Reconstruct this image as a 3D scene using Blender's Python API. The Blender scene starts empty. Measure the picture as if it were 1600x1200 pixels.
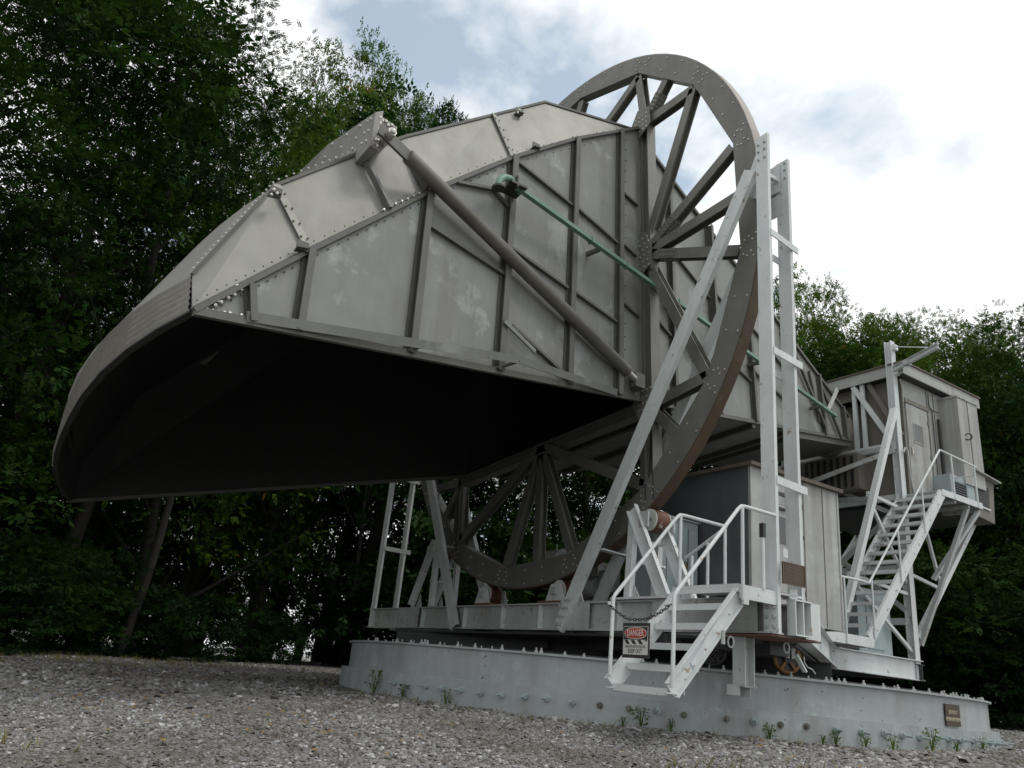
import bpy, math, random
import numpy as np
from mathutils import Vector, Matrix, noise as mnoise

random.seed(7)
RNG = np.random.default_rng(11)
R_ = math.radians
scn = bpy.context.scene
COL = scn.collection

# ------------------------------------------------------------------ camera
F_PX, YAW, PITCH, ROLL = 1225.4, 0.5557, 0.3551, 0.1002
CAM = Vector((-6.776, -10.067, 0.328))
fw = Vector((math.sin(YAW) * math.cos(PITCH), math.cos(YAW) * math.cos(PITCH), math.sin(PITCH)))
rt0 = Vector((math.cos(YAW), -math.sin(YAW), 0)); up0 = rt0.cross(fw)
rt = rt0 * math.cos(ROLL) + up0 * math.sin(ROLL)
up = up0 * math.cos(ROLL) - rt0 * math.sin(ROLL)
cd = bpy.data.cameras.new('camera'); cam = bpy.data.objects.new('camera', cd); COL.objects.link(cam)
m = Matrix((rt, up, -fw)).transposed().to_4x4(); m.translation = CAM
cam.matrix_world = m
cd.sensor_width = 36; cd.lens = F_PX / 1600 * 36; cd.clip_start = 0.05; cd.clip_end = 3000
scn.camera = cam

# ------------------------------------------------------------------ sky and sun
SUN_EL, SUN_AZ = 60, 138          # azimuth clockwise from +Y
scn.view_settings.view_transform = 'Standard'; scn.view_settings.look = 'None'
scn.view_settings.gamma = 1; scn.view_settings.exposure = 0.0
scn.view_settings.use_curve_mapping = False
W = bpy.data.worlds.new('World'); scn.world = W; W.use_nodes = True
nt = W.node_tree; nt.nodes.clear()
def N_(t, typ, **kw):
    n = t.nodes.new(typ)
    for k, v in kw.items(): setattr(n, k, v)
    return n
def math_(t, op, a, b=None, c=None, clamp=False):
    n = N_(t, 'ShaderNodeMath', operation=op, use_clamp=clamp)
    for i, v in enumerate((a, b, c)):
        if v is None: continue
        if isinstance(v, (int, float)): n.inputs[i].default_value = v
        else: t.links.new(v, n.inputs[i])
    return n.outputs[0]
out = N_(nt, 'ShaderNodeOutputWorld')
sky = N_(nt, 'ShaderNodeTexSky', sky_type='NISHITA', sun_disc=False, sun_elevation=R_(SUN_EL), sun_rotation=R_(SUN_AZ), ozone_density=.6, dust_density=2.0)
bg1 = N_(nt, 'ShaderNodeBackground'); bg1.inputs[1].default_value = 0.15
tint = N_(nt, 'ShaderNodeMix', data_type='RGBA', blend_type='MULTIPLY'); tint.inputs[0].default_value = 1; tint.inputs[7].default_value = (.85, 1.12, 1.05, 1)
nt.links.new(sky.outputs[0], tint.inputs[6]); nt.links.new(tint.outputs[2], bg1.inputs[0])
tc = N_(nt, 'ShaderNodeTexCoord'); sep = N_(nt, 'ShaderNodeSeparateXYZ'); nt.links.new(tc.outputs['Generated'], sep.inputs[0])
zc = math_(nt, 'ADD', math_(nt, 'MAXIMUM', sep.outputs[2], 0.0), 0.22)
cmb = N_(nt, 'ShaderNodeCombineXYZ')
nt.links.new(math_(nt, 'DIVIDE', sep.outputs[0], zc), cmb.inputs[0]); nt.links.new(math_(nt, 'DIVIDE', sep.outputs[1], zc), cmb.inputs[1])
cmb.inputs[2].default_value = 6.4
nz = N_(nt, 'ShaderNodeTexNoise'); nz.inputs['Scale'].default_value = 1.7; nz.inputs['Detail'].default_value = 9; nz.inputs['Roughness'].default_value = 0.55
nz.inputs['Distortion'].default_value = 0.25
nt.links.new(cmb.outputs[0], nz.inputs['Vector'])
rp = N_(nt, 'ShaderNodeValToRGB'); rp.color_ramp.elements[0].position = 0.36; rp.color_ramp.elements[1].position = 0.46
rp.color_ramp.elements[0].color = (.30, .30, .30, 1)
nt.links.new(nz.outputs[0], rp.inputs[0])
nz2 = N_(nt, 'ShaderNodeTexNoise'); nz2.inputs['Scale'].default_value = 0.9; nz2.inputs['Detail'].default_value = 7
nt.links.new(cmb.outputs[0], nz2.inputs['Vector'])
rp2 = N_(nt, 'ShaderNodeValToRGB'); rp2.color_ramp.elements[0].position = 0.28; rp2.color_ramp.elements[1].position = 0.5
rp2.color_ramp.elements[0].color = (0.92, 0.955, 0.985, 1); rp2.color_ramp.elements[1].color = (1.16, 1.17, 1.17, 1)
nt.links.new(nz2.outputs[0], rp2.inputs[0])
bg2 = N_(nt, 'ShaderNodeBackground'); nt.links.new(rp2.outputs[0], bg2.inputs[0]); bg2.inputs[1].default_value = 1.0
mx = N_(nt, 'ShaderNodeMixShader'); nt.links.new(rp.outputs[0], mx.inputs[0]); nt.links.new(bg1.outputs[0], mx.inputs[1]); nt.links.new(bg2.outputs[0], mx.inputs[2])
nt.links.new(mx.outputs[0], out.inputs[0])

sd = bpy.data.lights.new('sun', 'SUN'); sun = bpy.data.objects.new('sun', sd); COL.objects.link(sun)
sd.energy = 1.2; sd.angle = R_(15); sd.color = (1.0, 0.96, 0.9)
sdir = Vector((math.sin(R_(SUN_AZ)) * math.cos(R_(SUN_EL)), math.cos(R_(SUN_AZ)) * math.cos(R_(SUN_EL)), math.sin(R_(SUN_EL))))
sun.rotation_euler = sdir.to_track_quat('Z', 'Y').to_euler(); sun.location = (0, 0, 40)

# ------------------------------------------------------------------ survey helpers (measured points on real planes)
HC = 6.142; EL = -0.0683; WH = 2.38; LA = 10.0
ce, se = math.cos(EL), math.sin(EL)
NN = Vector((0, -se, ce)); SS = Vector((0, ce, se)); OO = Vector((0, 0, HC))
def ray(x, y): return (fw + rt * ((x - 800) / F_PX) - up * ((y - 600) / F_PX))
def onp(x, y, p0, n):
    d = ray(x, y); return CAM + d * ((Vector(p0) - CAM).dot(n) / d.dot(n))
def PX(X, x, y): return onp(x, y, (X, 0, 0), Vector((1, 0, 0)))
def PY(Y, x, y): return onp(x, y, (0, Y, 0), Vector((0, 1, 0)))
def PZ(Z, x, y): return onp(x, y, (0, 0, Z), Vector((0, 0, 1)))
def loc(p): d = Vector(p) - OO; return Vector((d.x, d.dot(SS), d.dot(NN)))
SIDE_T = Vector((LA, WH, 0)).normalized()
SIDE_N = Vector((WH, -LA, 0)).normalized()          # outward (towards -s) in local axes
def SP(x, y, off=0.0):
    """local point on the horn's near side wall moved off metres outwards"""
    p0 = OO - SS * (WH + off); t1 = Vector((LA, 0, 0)) + SS * WH
    return loc(onp(x, y, p0, t1.cross(NN)))
def WP(x, y, X=0.0): return loc(onp(x, y, (X, 0, 0), Vector((1, 0, 0))))

# ------------------------------------------------------------------ mesh builder
class MB:
    def __init__(s): s.v = []; s.f = []; s.sm = []
    def add(s, vs, fs, smooth=False):
        b = len(s.v); s.v += [tuple(v) for v in vs]; s.f += [tuple(i + b for i in f) for f in fs]; s.sm += [smooth] * len(fs); return s
    def box(s, c, size, rot=None):
        c = Vector(c); x, y, z = [a / 2 for a in size]
        vs = [Vector((i * x, j * y, k * z)) for i in (-1, 1) for j in (-1, 1) for k in (-1, 1)]
        if rot: vs = [rot @ v for v in vs]
        return s.add([c + v for v in vs], [(0, 1, 3, 2), (4, 6, 7, 5), (0, 4, 5, 1), (2, 3, 7, 6), (0, 2, 6, 4), (1, 5, 7, 3)])
    def bb(s, a, b): a = Vector(a); b = Vector(b); return s.box((a + b) / 2, [abs(q) for q in (b - a)])
    def frame(s, p0, p1, upv):
        p0 = Vector(p0); p1 = Vector(p1); d = (p1 - p0); L = d.length; d.normalize(); u = Vector(upv)
        u = u - d * u.dot(d)
        if u.length < 1e-4: u = d.orthogonal()
        u.normalize(); w = d.cross(u); return p0, d, u, w, L
    def prof(s, p0, p1, pts, upv=(0, 0, 1)):
        """sweep a convex-or-not closed profile [(w,u)] from p0 to p1"""
        p0, d, u, w, L = s.frame(p0, p1, upv); n = len(pts)
        a = [p0 + w * x + u * y for x, y in pts]; b = [q + d * L for q in a]
        fs = [(i, (i + 1) % n, (i + 1) % n + n, i + n) for i in range(n)] + [tuple(range(n))[::-1], tuple(range(n, 2 * n))]
        return s.add(a + b, fs)
    def bar(s, p0, p1, w, h, upv=(0, 0, 1)):
        return s.prof(p0, p1, [(-w / 2, -h / 2), (w / 2, -h / 2), (w / 2, h / 2), (-w / 2, h / 2)], upv)
    def ibeam(s, p0, p1, w, h, upv=(0, 0, 1), t=0.012):
        W_, H, T = w / 2, h / 2, t / 2
        return s.prof(p0, p1, [(-W_, -H), (W_, -H), (W_, -H + t), (T, -H + t), (T, H - t), (W_, H - t), (W_, H), (-W_, H), (-W_, H - t), (-T, H - t), (-T, -H + t), (-W_, -H + t)], upv)
    def chan(s, p0, p1, w, h, upv=(0, 0, 1), t=0.012, side=1):
        H = h / 2; pts = [(0, -H), (w, -H), (w, -H + t), (t, -H + t), (t, H - t), (w, H - t), (w, H), (0, H)]
        return s.prof(p0, p1, [(side * x, y) for x, y in pts], upv)
    def angle(s, p0, p1, w, h, upv=(0, 0, 1), t=0.01, sx=1, sy=1):
        pts = [(0, 0), (w, 0), (w, t), (t, t), (t, h), (0, h)]
        return s.prof(p0, p1, [(sx * x, sy * y) for x, y in pts], upv)
    def cyl(s, p0, p1, r, n=10, r2=None, caps=True):
        p0, d, u, w, L = s.frame(p0, p1, (0.123, 0.31, 0.94)); r2 = r if r2 is None else r2
        a = [p0 + (w * math.cos(t) + u * math.sin(t)) * r for t in [2 * math.pi * i / n for i in range(n)]]
        b = [p0 + d * L + (w * math.cos(t) + u * math.sin(t)) * r2 for t in [2 * math.pi * i / n for i in range(n)]]
        s.add(a + b, [(i, (i + 1) % n, (i + 1) % n + n, i + n) for i in range(n)], n > 8)
        if caps: s.add(a, [tuple(range(n))[::-1]]); s.add(b, [tuple(range(n))])
        return s
    def tube(s, pts, r, n=8):
        pts = [Vector(p) for p in pts]; rings = []; u = None
        for i, p in enumerate(pts):
            d = (pts[min(i + 1, len(pts) - 1)] - pts[max(i - 1, 0)]).normalized()
            if u is None: u = d.orthogonal().normalized()
            u = (u - d * u.dot(d)).normalized(); w = d.cross(u)
            rr = r[i] if isinstance(r, (list, tuple)) else r
            rings.append([p + (w * math.cos(2 * math.pi * k / n) + u * math.sin(2 * math.pi * k / n)) * rr for k in range(n)])
        vs = [v for g in rings for v in g]; m_ = len(pts)
        fs = [(i * n + k, i * n + (k + 1) % n, (i + 1) * n + (k + 1) % n, (i + 1) * n + k) for i in range(m_ - 1) for k in range(n)]
        s.add(vs, fs, True); s.add(rings[0], [tuple(range(n))[::-1]]); return s.add(rings[-1], [tuple(range(n))])
    def slab(s, poly, vec):
        poly = [Vector(p) for p in poly]; n = len(poly); v = Vector(vec); b = [p + v for p in poly]
        return s.add(poly + b, [(i, (i + 1) % n, (i + 1) % n + n, i + n) for i in range(n)] + [tuple(range(n))[::-1], tuple(range(n, 2 * n))])
    def dome(s, c, nrm, r, n=6):
        """a bolt or rivet head"""
        nrm = Vector(nrm).normalized(); u = nrm.orthogonal().normalized(); w = nrm.cross(u); c = Vector(c)
        a = [c + (u * math.cos(2 * math.pi * i / n) + w * math.sin(2 * math.pi * i / n)) * r - nrm * r * .2 for i in range(n)]
        b = [c + (u * math.cos(2 * math.pi * i / n) + w * math.sin(2 * math.pi * i / n)) * r * .8 + nrm * r * .6 for i in range(n)]
        return s.add(a + b + [c + nrm * r * .85], [(i, (i + 1) % n, (i + 1) % n + n, i + n) for i in range(n)] + [(i + n, (i + 1) % n + n, 2 * n) for i in range(n)], False)
    def torus(s, c, nrm, R, r, n=12, k=6, stretch=(1, 1), upv=None):
        nrm = Vector(nrm).normalized(); u = Vector(upv) if upv else nrm.orthogonal(); u = (u - nrm * u.dot(nrm)).normalized(); w = nrm.cross(u); c = Vector(c); vs = []
        for i in range(n):
            t = 2 * math.pi * i / n; d = u * math.cos(t) * stretch[0] + w * math.sin(t) * stretch[1]; dn = (u * math.cos(t) + w * math.sin(t))
            for j in range(k):
                a = 2 * math.pi * j / k; vs.append(c + d * R + dn * r * math.cos(a) + nrm * r * math.sin(a))
        return s.add(vs, [(i * k + j, ((i + 1) % n) * k + j, ((i + 1) % n) * k + (j + 1) % k, i * k + (j + 1) % k) for i in range(n) for j in range(k)], True)
    def mesh(s, name, mat=None, off=(0, 0, 0), flip=False):
        me = bpy.data.meshes.new(name); o = Vector(off)
        me.from_pydata([Vector(v) - o for v in s.v], [], s.f); me.validate()
        if len(me.polygons) == len(s.sm): me.polygons.foreach_set('use_smooth', s.sm)
        import bmesh
        b = bmesh.new(); b.from_mesh(me); bmesh.ops.recalc_face_normals(b, faces=b.faces); b.to_mesh(me); b.free()
        if mat: me.materials.append(mat)
        return me
    def build(s, name, mat, parent=None, base=True, **kw):
        off = parent.get('_o', (0, 0, 0)) if (parent and base) else (0, 0, 0)
        o = bpy.data.objects.new(name, s.mesh(name, mat, off)); COL.objects.link(o)
        if parent: o.parent = parent; o['_o'] = off
        for k, v in kw.items(): o[k] = v
        return o
def thing(name, label, cat, at_=(0, 0, 0), group=None):
    o = bpy.data.objects.new(name, None); COL.objects.link(o); o.location = at_; o.empty_display_size = .3
    o['_o'] = tuple(at_); o['label'] = label; o['category'] = cat
    if group: o['group'] = group
    return o
def share(name, me, parent, loc_=(0, 0, 0), rot=(0, 0, 0), scale=(1, 1, 1), **kw):
    o = bpy.data.objects.new(name, me); COL.objects.link(o); o.parent = parent; o.location = loc_; o.rotation_euler = rot; o.scale = scale
    if parent: o['_o'] = parent.get('_o', (0, 0, 0))
    for k, v in kw.items(): o[k] = v
    return o
def rel(p, parent): return Vector(p) - Vector(parent['_o'])

# ------------------------------------------------------------------ materials
def mat(name, c1, c2=None, scale=3.0, rough=.6, metal=0.0, bump=.15, bscale=60, c3=None, t3=(.58, .68), s3=1.2, streak=0.0, stc=None, spec=.5, c4=None, t4=(.66, .72), s4=9, buck=.0):
    m = bpy.data.materials.new(name); m.use_nodes = True; t = m.node_tree; b = t.nodes['Principled BSDF']
    L = t.links.new; geo = N_(t, 'ShaderNodeNewGeometry'); pos = geo.outputs['Position']
    c2 = c2 or tuple(x * .8 for x in c1)
    def noise(s, det=6, vec=None, r=.6):
        n = N_(t, 'ShaderNodeTexNoise'); n.inputs['Scale'].default_value = s; n.inputs['Detail'].default_value = det; n.inputs['Roughness'].default_value = r
        L(vec if vec is not None else pos, n.inputs['Vector']); return n.outputs[0]
    def mix(fac, a, bcol):
        n = N_(t, 'ShaderNodeMix', data_type='RGBA'); L(fac, n.inputs[0])
        for i, q in ((6, a), (7, bcol)):
            if isinstance(q, tuple): n.inputs[i].default_value = (*q, 1)
            else: L(q, n.inputs[i])
        return n.outputs[2]
    def band(v, lo, hi):
        n = N_(t, 'ShaderNodeMapRange'); n.inputs[1].default_value = lo; n.inputs[2].default_value = hi; L(v, n.inputs[0]); return n.outputs[0]
    col = mix(band(noise(scale), .3, .7), c1, c2)
    fine = band(noise(scale * 9, 8), .3, .75)
    fm = math_(t, 'MULTIPLY', fine, .25); col = mix(fm, col, tuple(x * .7 for x in c2))
    if c3: col = mix(band(noise(s3, 9, r=.7), *t3), col, c3)
    if c4: col = mix(band(noise(s4, 6), *t4), col, c4)
    if streak:
        mp = N_(t, 'ShaderNodeMapping'); mp.inputs['Scale'].default_value = (1, 1, .07); L(pos, mp.inputs[0])
        st = band(noise(4.5, 6, mp.outputs[0]), .42, .68); st2 = band(noise(.8, 3), .3, .6)
        col = mix(math_(t, 'MULTIPLY', math_(t, 'MULTIPLY', st, st2), streak), col, stc or tuple(x * .45 for x in c1))
    L(col, b.inputs['Base Color'])
    b.inputs['Metallic'].default_value = metal
    rn = N_(t, 'ShaderNodeMapRange'); rn.inputs[3].default_value = rough - .1; rn.inputs[4].default_value = min(1, rough + .15); L(noise(scale * 3), rn.inputs[0]); L(rn.outputs[0], b.inputs['Roughness'])
    b.inputs['Specular IOR Level'].default_value = spec
    if bump:
        bn = N_(t, 'ShaderNodeBump'); bn.inputs['Strength'].default_value = bump; bn.inputs['Distance'].default_value = .01; L(noise(bscale, 5), bn.inputs['Height'])
        bn2 = N_(t, 'ShaderNodeBump'); bn2.inputs['Strength'].default_value = max(bump, buck); bn2.inputs['Distance'].default_value = .03 if not buck else .06; L(noise(2.2 if not buck else 1.1, 2), bn2.inputs['Height']); L(bn.outputs[0], bn2.inputs['Normal'])
        L(bn2.outputs[0], b.inputs['Normal'])
    return m
M = {}
M['sheet'] = mat('weathered_aluminium', (.222, .226, .21), (.176, .183, .172), .9, .5, .15, .10, 40, c3=(.275, .29, .28), t3=(.56, .62), s3=1.3, streak=.55, stc=(.12, .118, .105), buck=.55)
M['strip'] = mat('pale_weathered_aluminium', (.27, .268, .24), (.225, .226, .207), .8, .5, .1, .10, 40, streak=.6, stc=(.15, .135, .115), buck=.5)
M['band'] = mat('stained_ribbed_sheet', (.20, .192, .165), (.155, .148, .128), .9, .55, .1, .10, 40, streak=.6, stc=(.10, .09, .075))
M['rib'] = mat('stained_dark_aluminium', (.125, .122, .108), (.082, .081, .073), 2.5, .5, .15, .1, 60, streak=.4)
M['wheel'] = mat('weathered_steel', (.195, .193, .175), (.14, .138, .125), 2.0, .5, .2, .12, 60, streak=.5)
M['tread'] = mat('rusty_tread', (.115, .078, .048), (.085, .060, .038), 3.0, .6, .2, .15, 40, c3=(.2, .18, .15), t3=(.6, .75), s3=2)
M['tread2'] = mat('dull_grey_tread', (.30, .28, .25), (.22, .205, .18), 3.0, .5, .2, .15, 40)
M['inside'] = mat('shade_black_skin', (.022, .022, .021), (.015, .015, .015), 1.5, .7, 0, .1, 20)  # near-black tone paints the shade of the horn's interior
M['bolt'] = mat('bright_bolt', (.62, .60, .56), (.4, .38, .35), 30, .3, .6, 0)
M['white'] = mat('pale_grey_paint', (.66, .695, .69), (.56, .60, .60), 2.2, .5, 0, .1, 50, streak=.4, stc=(.36, .37, .355), c4=(.30, .22, .15), t4=(.64, .70))
M['white2'] = mat('pale_grey_paint_dirty', (.48, .50, .49), (.36, .38, .375), 2.2, .55, 0, .12, 50, streak=.6, stc=(.24, .23, .21), c4=(.22, .15, .10), t4=(.61, .68))
M['tube'] = mat('weathered_pipe', (.165, .158, .135), (.105, .10, .085), 2.2, .4, .3, .05, 60)
M['green'] = mat('green_waveguide_paint', (.15, .265, .22), (.11, .20, .165), 4, .5, 0, .05)
M['base'] = mat('blue_grey_painted_steel', (.37, .40, .405), (.285, .315, .32), 1.3, .55, 0, .25, 28, c3=(.40, .44, .45), t3=(.55, .7), s3=3.5, streak=.7, stc=(.19, .195, .18), c4=(.10, .095, .085), t4=(.66, .69), s4=14)
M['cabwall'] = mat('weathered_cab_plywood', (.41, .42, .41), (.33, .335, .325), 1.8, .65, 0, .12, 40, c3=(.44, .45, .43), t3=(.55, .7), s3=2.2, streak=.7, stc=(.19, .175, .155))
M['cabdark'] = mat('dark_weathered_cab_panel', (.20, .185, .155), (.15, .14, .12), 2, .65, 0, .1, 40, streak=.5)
M['hutshade'] = mat('shade_toned_hut_wall', (.10, .115, .12), (.07, .08, .085), 1.6, .55, 0, .08, 30, streak=.4)  # darker than the front wall: shade under the horn put into the colour
M['roof'] = mat('roof_felt', (.13, .10, .08), (.09, .075, .06), 4, .8)
M['cabinet'] = mat('grey_cabinet_paint', (.34, .40, .41), (.29, .34, .35), 2, .5, 0, .05, streak=.3)
M['rust'] = mat('rust', (.17, .085, .05), (.11, .055, .035), 8, .8, 0, .3)
M['yrust'] = mat('rusty_yellow_paint', (.26, .13, .035), (.12, .055, .025), 8, .7, 0, .2)
M['roller'] = mat('rusty_roller_tread', (.13, .05, .025), (.09, .038, .022), 7, .5, .2, .1, c3=(.55, .52, .45), t3=(.62, .66), s3=4)
M['black'] = mat('black_steel', (.03, .03, .03), (.02, .02, .02), 8, .5, 0, .1)
M['brass'] = mat('brass', (.45, .28, .08), (.35, .2, .06), 8, .35, .8, 0)
M['bronze'] = mat('bronze_plaque', (.075, .048, .032), (.055, .036, .025), 6, .45, .4, .1)
M['bronze2'] = mat('bronze_relief', (.17, .115, .08), (.13, .09, .06), 6, .4, .4, .0)
M['cream'] = mat('cream_letters', (.55, .48, .36), (.5, .43, .32), 8, .6, 0, 0)
M['signwhite'] = mat('sign_white', (.62, .62, .58), (.52, .52, .48), 10, .5, 0, 0, streak=.3)
M['signred'] = mat('sign_red', (.42, .045, .02), (.36, .04, .02), 10, .5, 0, 0)
M['signblack'] = mat('sign_black', (.02, .02, .02), (.028, .028, .026), 10, .5, 0, 0)
M['glass'] = mat('dark_window_glass', (.02, .025, .025), (.015, .02, .02), 4, .12, 0, 0, spec=.9)
M['bark'] = mat('bark', (.032, .028, .022), (.02, .017, .014), 6, .9, 0, .6, 30)
M['dark'] = mat('shade_toned_paint', (.06, .065, .065), (.04, .045, .045), 3, .6)  # dark tone puts the shade under deck and cab into the colour

def leaf_mat(name, a, b, autumn=0.0):
    m = bpy.data.materials.new(name); m.use_nodes = True; t = m.node_tree; L = t.links.new
    bs = t.nodes['Principled BSDF']; geo = N_(t, 'ShaderNodeNewGeometry')
    rp = N_(t, 'ShaderNodeValToRGB'); rp.color_ramp.elements[0].color = (*a, 1); rp.color_ramp.elements[1].color = (*b, 1)
    n = N_(t, 'ShaderNodeTexNoise'); n.inputs['Scale'].default_value = .55; n.inputs['Detail'].default_value = 4; L(geo.outputs['Position'], n.inputs['Vector'])
    s = math_(t, 'ADD', math_(t, 'MULTIPLY', math_(t, 'SUBTRACT', n.outputs[0], .5), 1.7), math_(t, 'MULTIPLY', geo.outputs['Random Per Island'], .55))
    s = math_(t, 'ADD', s, .22, clamp=True); L(s, rp.inputs[0]); col = rp.outputs[0]
    if autumn:
        mx_ = N_(t, 'ShaderNodeMix', data_type='RGBA'); n3 = N_(t, 'ShaderNodeTexNoise'); n3.inputs['Scale'].default_value = .8; L(geo.outputs['Position'], n3.inputs['Vector'])
        L(math_(t, 'GREATER_THAN', n3.outputs[0], 1 - autumn), mx_.inputs[0]); L(col, mx_.inputs[6]); mx_.inputs[7].default_value = (.22, .13, .03, 1); col = mx_.outputs[2]
    L(col, bs.inputs['Base Color']); bs.inputs['Roughness'].default_value = .7; bs.inputs['Specular IOR Level'].default_value = .12
    tr = N_(t, 'ShaderNodeBsdfTranslucent'); L(col, tr.inputs[0]); ms = N_(t, 'ShaderNodeMixShader'); ms.inputs[0].default_value = .28
    L(bs.outputs[0], ms.inputs[1]); L(tr.outputs[0], ms.inputs[2]); L(ms.outputs[0], t.nodes['Material Output'].inputs[0]); return m
M['leafA'] = leaf_mat('dark_leaf', (.004, .015, .003), (.034, .082, .010))
M['leafB'] = leaf_mat('blue_green_leaf', (.005, .017, .004), (.026, .072, .016))
M['leafC'] = leaf_mat('yellow_green_leaf', (.018, .052, .006), (.105, .185, .018), .29)
M['weed'] = leaf_mat('weed_leaf', (.04, .09, .015), (.12, .20, .035))

# ------------------------------------------------------------------ ground
FH = Vector((math.sin(YAW), math.cos(YAW))); RH = Vector((math.cos(YAW), -math.sin(YAW)))
RC = Vector((2.6, 0.0, 0.0)); RR = 4.755
def gz_np(x, y):
    dx = x - RC.x; dy = y - RC.y
    t = dx * FH.x + dy * FH.y; l = dx * RH.x + dy * RH.y
    z = -0.10 * np.maximum(0, -5.3 - t)
    z = z + 0.016 * np.clip(t + 5.2, 0, 20) - 0.03 * np.clip(-l - 6, 0, 14) * np.clip((t + 9) / 8, 0, 1) + 0.0
    z = z + 0.012 * np.clip(l, -5, 12)
    return z - .035 + .018 * np.sin(x * 1.3 + y * .7) * np.cos(y * 1.1 - x * .4)
def gz(x, y): return float(gz_np(np.float64(x), np.float64(y)))
def gravel_mat():
    m = bpy.data.materials.new('gravel_ground'); m.use_nodes = True; t = m.node_tree; L = t.links.new; b = t.nodes['Principled BSDF']
    geo = N_(t, 'ShaderNodeNewGeometry'); pos = geo.outputs['Position']
    vo = N_(t, 'ShaderNodeTexVoronoi'); vo.inputs['Scale'].default_value = 22; L(pos, vo.inputs['Vector'])
    hs = N_(t, 'ShaderNodeSeparateColor'); L(vo.outputs['Color'], hs.inputs[0])
    rp = N_(t, 'ShaderNodeValToRGB'); e = rp.color_ramp.elements; e[0].color = (.07, .065, .06, 1); e[1].color = (.38, .37, .35, 1); L(hs.outputs[0], rp.inputs[0])
    n = N_(t, 'ShaderNodeTexNoise'); n.inputs['Scale'].default_value = .45; n.inputs['Detail'].default_value = 7; n.inputs['Roughness'].default_value = .65; L(pos, n.inputs['Vector'])
    mr = N_(t, 'ShaderNodeMapRange'); mr.inputs[1].default_value = .5; mr.inputs[2].default_value = .68; L(n.outputs[0], mr.inputs[0])
    mx = N_(t, 'ShaderNodeMix', data_type='RGBA'); L(mr.outputs[0], mx.inputs[0]); L(rp.outputs[0], mx.inputs[6]); mx.inputs[7].default_value = (.075, .058, .032, 1)
    L(mx.outputs[2], b.inputs['Base Color']); b.inputs['Roughness'].default_value = .9
    bp = N_(t, 'ShaderNodeBump'); bp.inputs['Strength'].default_value = .8; bp.inputs['Distance'].default_value = .03; bp.invert = True; L(vo.outputs['Distance'], bp.inputs['Height']); L(bp.outputs[0], b.inputs['Normal'])
    return m
def stone_mat():
    m = bpy.data.materials.new('crushed_stone'); m.use_nodes = True; t = m.node_tree; L = t.links.new; b = t.nodes['Principled BSDF']
    geo = N_(t, 'ShaderNodeNewGeometry'); rp = N_(t, 'ShaderNodeValToRGB'); e = rp.color_ramp.elements
    e[0].color = (.10, .097, .09, 1); e[1].color = (.70, .70, .69, 1)
    for p, c in ((.16, (.15, .11, .075)), (.28, (.21, .208, .20)), (.42, (.23, .21, .185)), (.66, (.28, .28, .28)), (.84, (.26, .25, .23)), (.94, (.42, .425, .43))):
        q = e.new(p); q.color = (*c, 1)
    L(geo.outputs['Random Per Island'], rp.inputs[0])
    n = N_(t, 'ShaderNodeTexNoise'); n.inputs['Scale'].default_value = 40; n.inputs['Detail'].default_value = 5; L(geo.outputs['Position'], n.inputs['Vector'])
    n2 = N_(t, 'ShaderNodeTexNoise'); n2.inputs['Scale'].default_value = .45; n2.inputs['Detail'].default_value = 7; n2.inputs['Roughness'].default_value = .65; L(geo.outputs['Position'], n2.inputs['Vector'])
    mr = N_(t, 'ShaderNodeMapRange'); mr.inputs[1].default_value = .44; mr.inputs[2].default_value = .66; mr.inputs[4].default_value = .8; L(n2.outputs[0], mr.inputs[0])
    mx = N_(t, 'ShaderNodeMix', data_type='RGBA'); L(mr.outputs[0], mx.inputs[0]); L(rp.outputs[0], mx.inputs[6]); mx.inputs[7].default_value = (.105, .078, .045, 1)
    hv = N_(t, 'ShaderNodeMix', data_type='RGBA', blend_type='MULTIPLY'); hv.inputs[0].default_value = .45; L(mx.outputs[2], hv.inputs[6]); L(n.outputs[0], hv.inputs[7])
    hs_ = N_(t, 'ShaderNodeHueSaturation'); hs_.inputs['Saturation'].default_value = .62; L(hv.outputs[2], hs_.inputs['Color']); L(hs_.outputs[0], b.inputs['Base Color']); b.inputs['Roughness'].default_value = .85
    bp = N_(t, 'ShaderNodeBump'); bp.inputs['Strength'].default_value = .5; bp.inputs['Distance'].default_value = .01; L(n.outputs[0], bp.inputs['Height']); L(bp.outputs[0], b.inputs['Normal'])
    return m
def np_mesh(name, V, F, mat_, smooth=False):
    me = bpy.data.meshes.new(name); V = np.ascontiguousarray(V, np.float32); F = np.ascontiguousarray(F, np.int32); k = F.shape[1]
    me.vertices.add(len(V)); me.vertices.foreach_set('co', V.ravel()); me.loops.add(F.size); me.loops.foreach_set('vertex_index', F.ravel())
    me.polygons.add(len(F)); me.polygons.foreach_set('loop_start', np.arange(0, F.size, k, dtype=np.int32)); me.polygons.foreach_set('loop_total', np.full(len(F), k, np.int32))
    me.update(calc_edges=True); me.validate()
    if mat_: me.materials.append(mat_)
    return me
def grid_ground():
    a = np.concatenate([np.linspace(-700, -40, 12), np.linspace(-34, 40, 150), np.linspace(50, 700, 12)])
    X, Y = np.meshgrid(a, a, indexing='ij'); Z = gz_np(X, Y)
    far = np.hypot(X, Y) > 60; Z = np.where(far, -.4 - .0 * X, Z)
    n = len(a); idx = np.arange(n * n).reshape(n, n)
    F = np.stack([idx[:-1, :-1], idx[1:, :-1], idx[1:, 1:], idx[:-1, 1:]], -1).reshape(-1, 4)
    me = np_mesh('gravel_ground', np.stack([X, Y, Z], -1).reshape(-1, 3), F, gravel_mat())
    o = bpy.data.objects.new('gravel_ground', me); COL.objects.link(o); o['kind'] = 'structure'
grid_ground()
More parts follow.
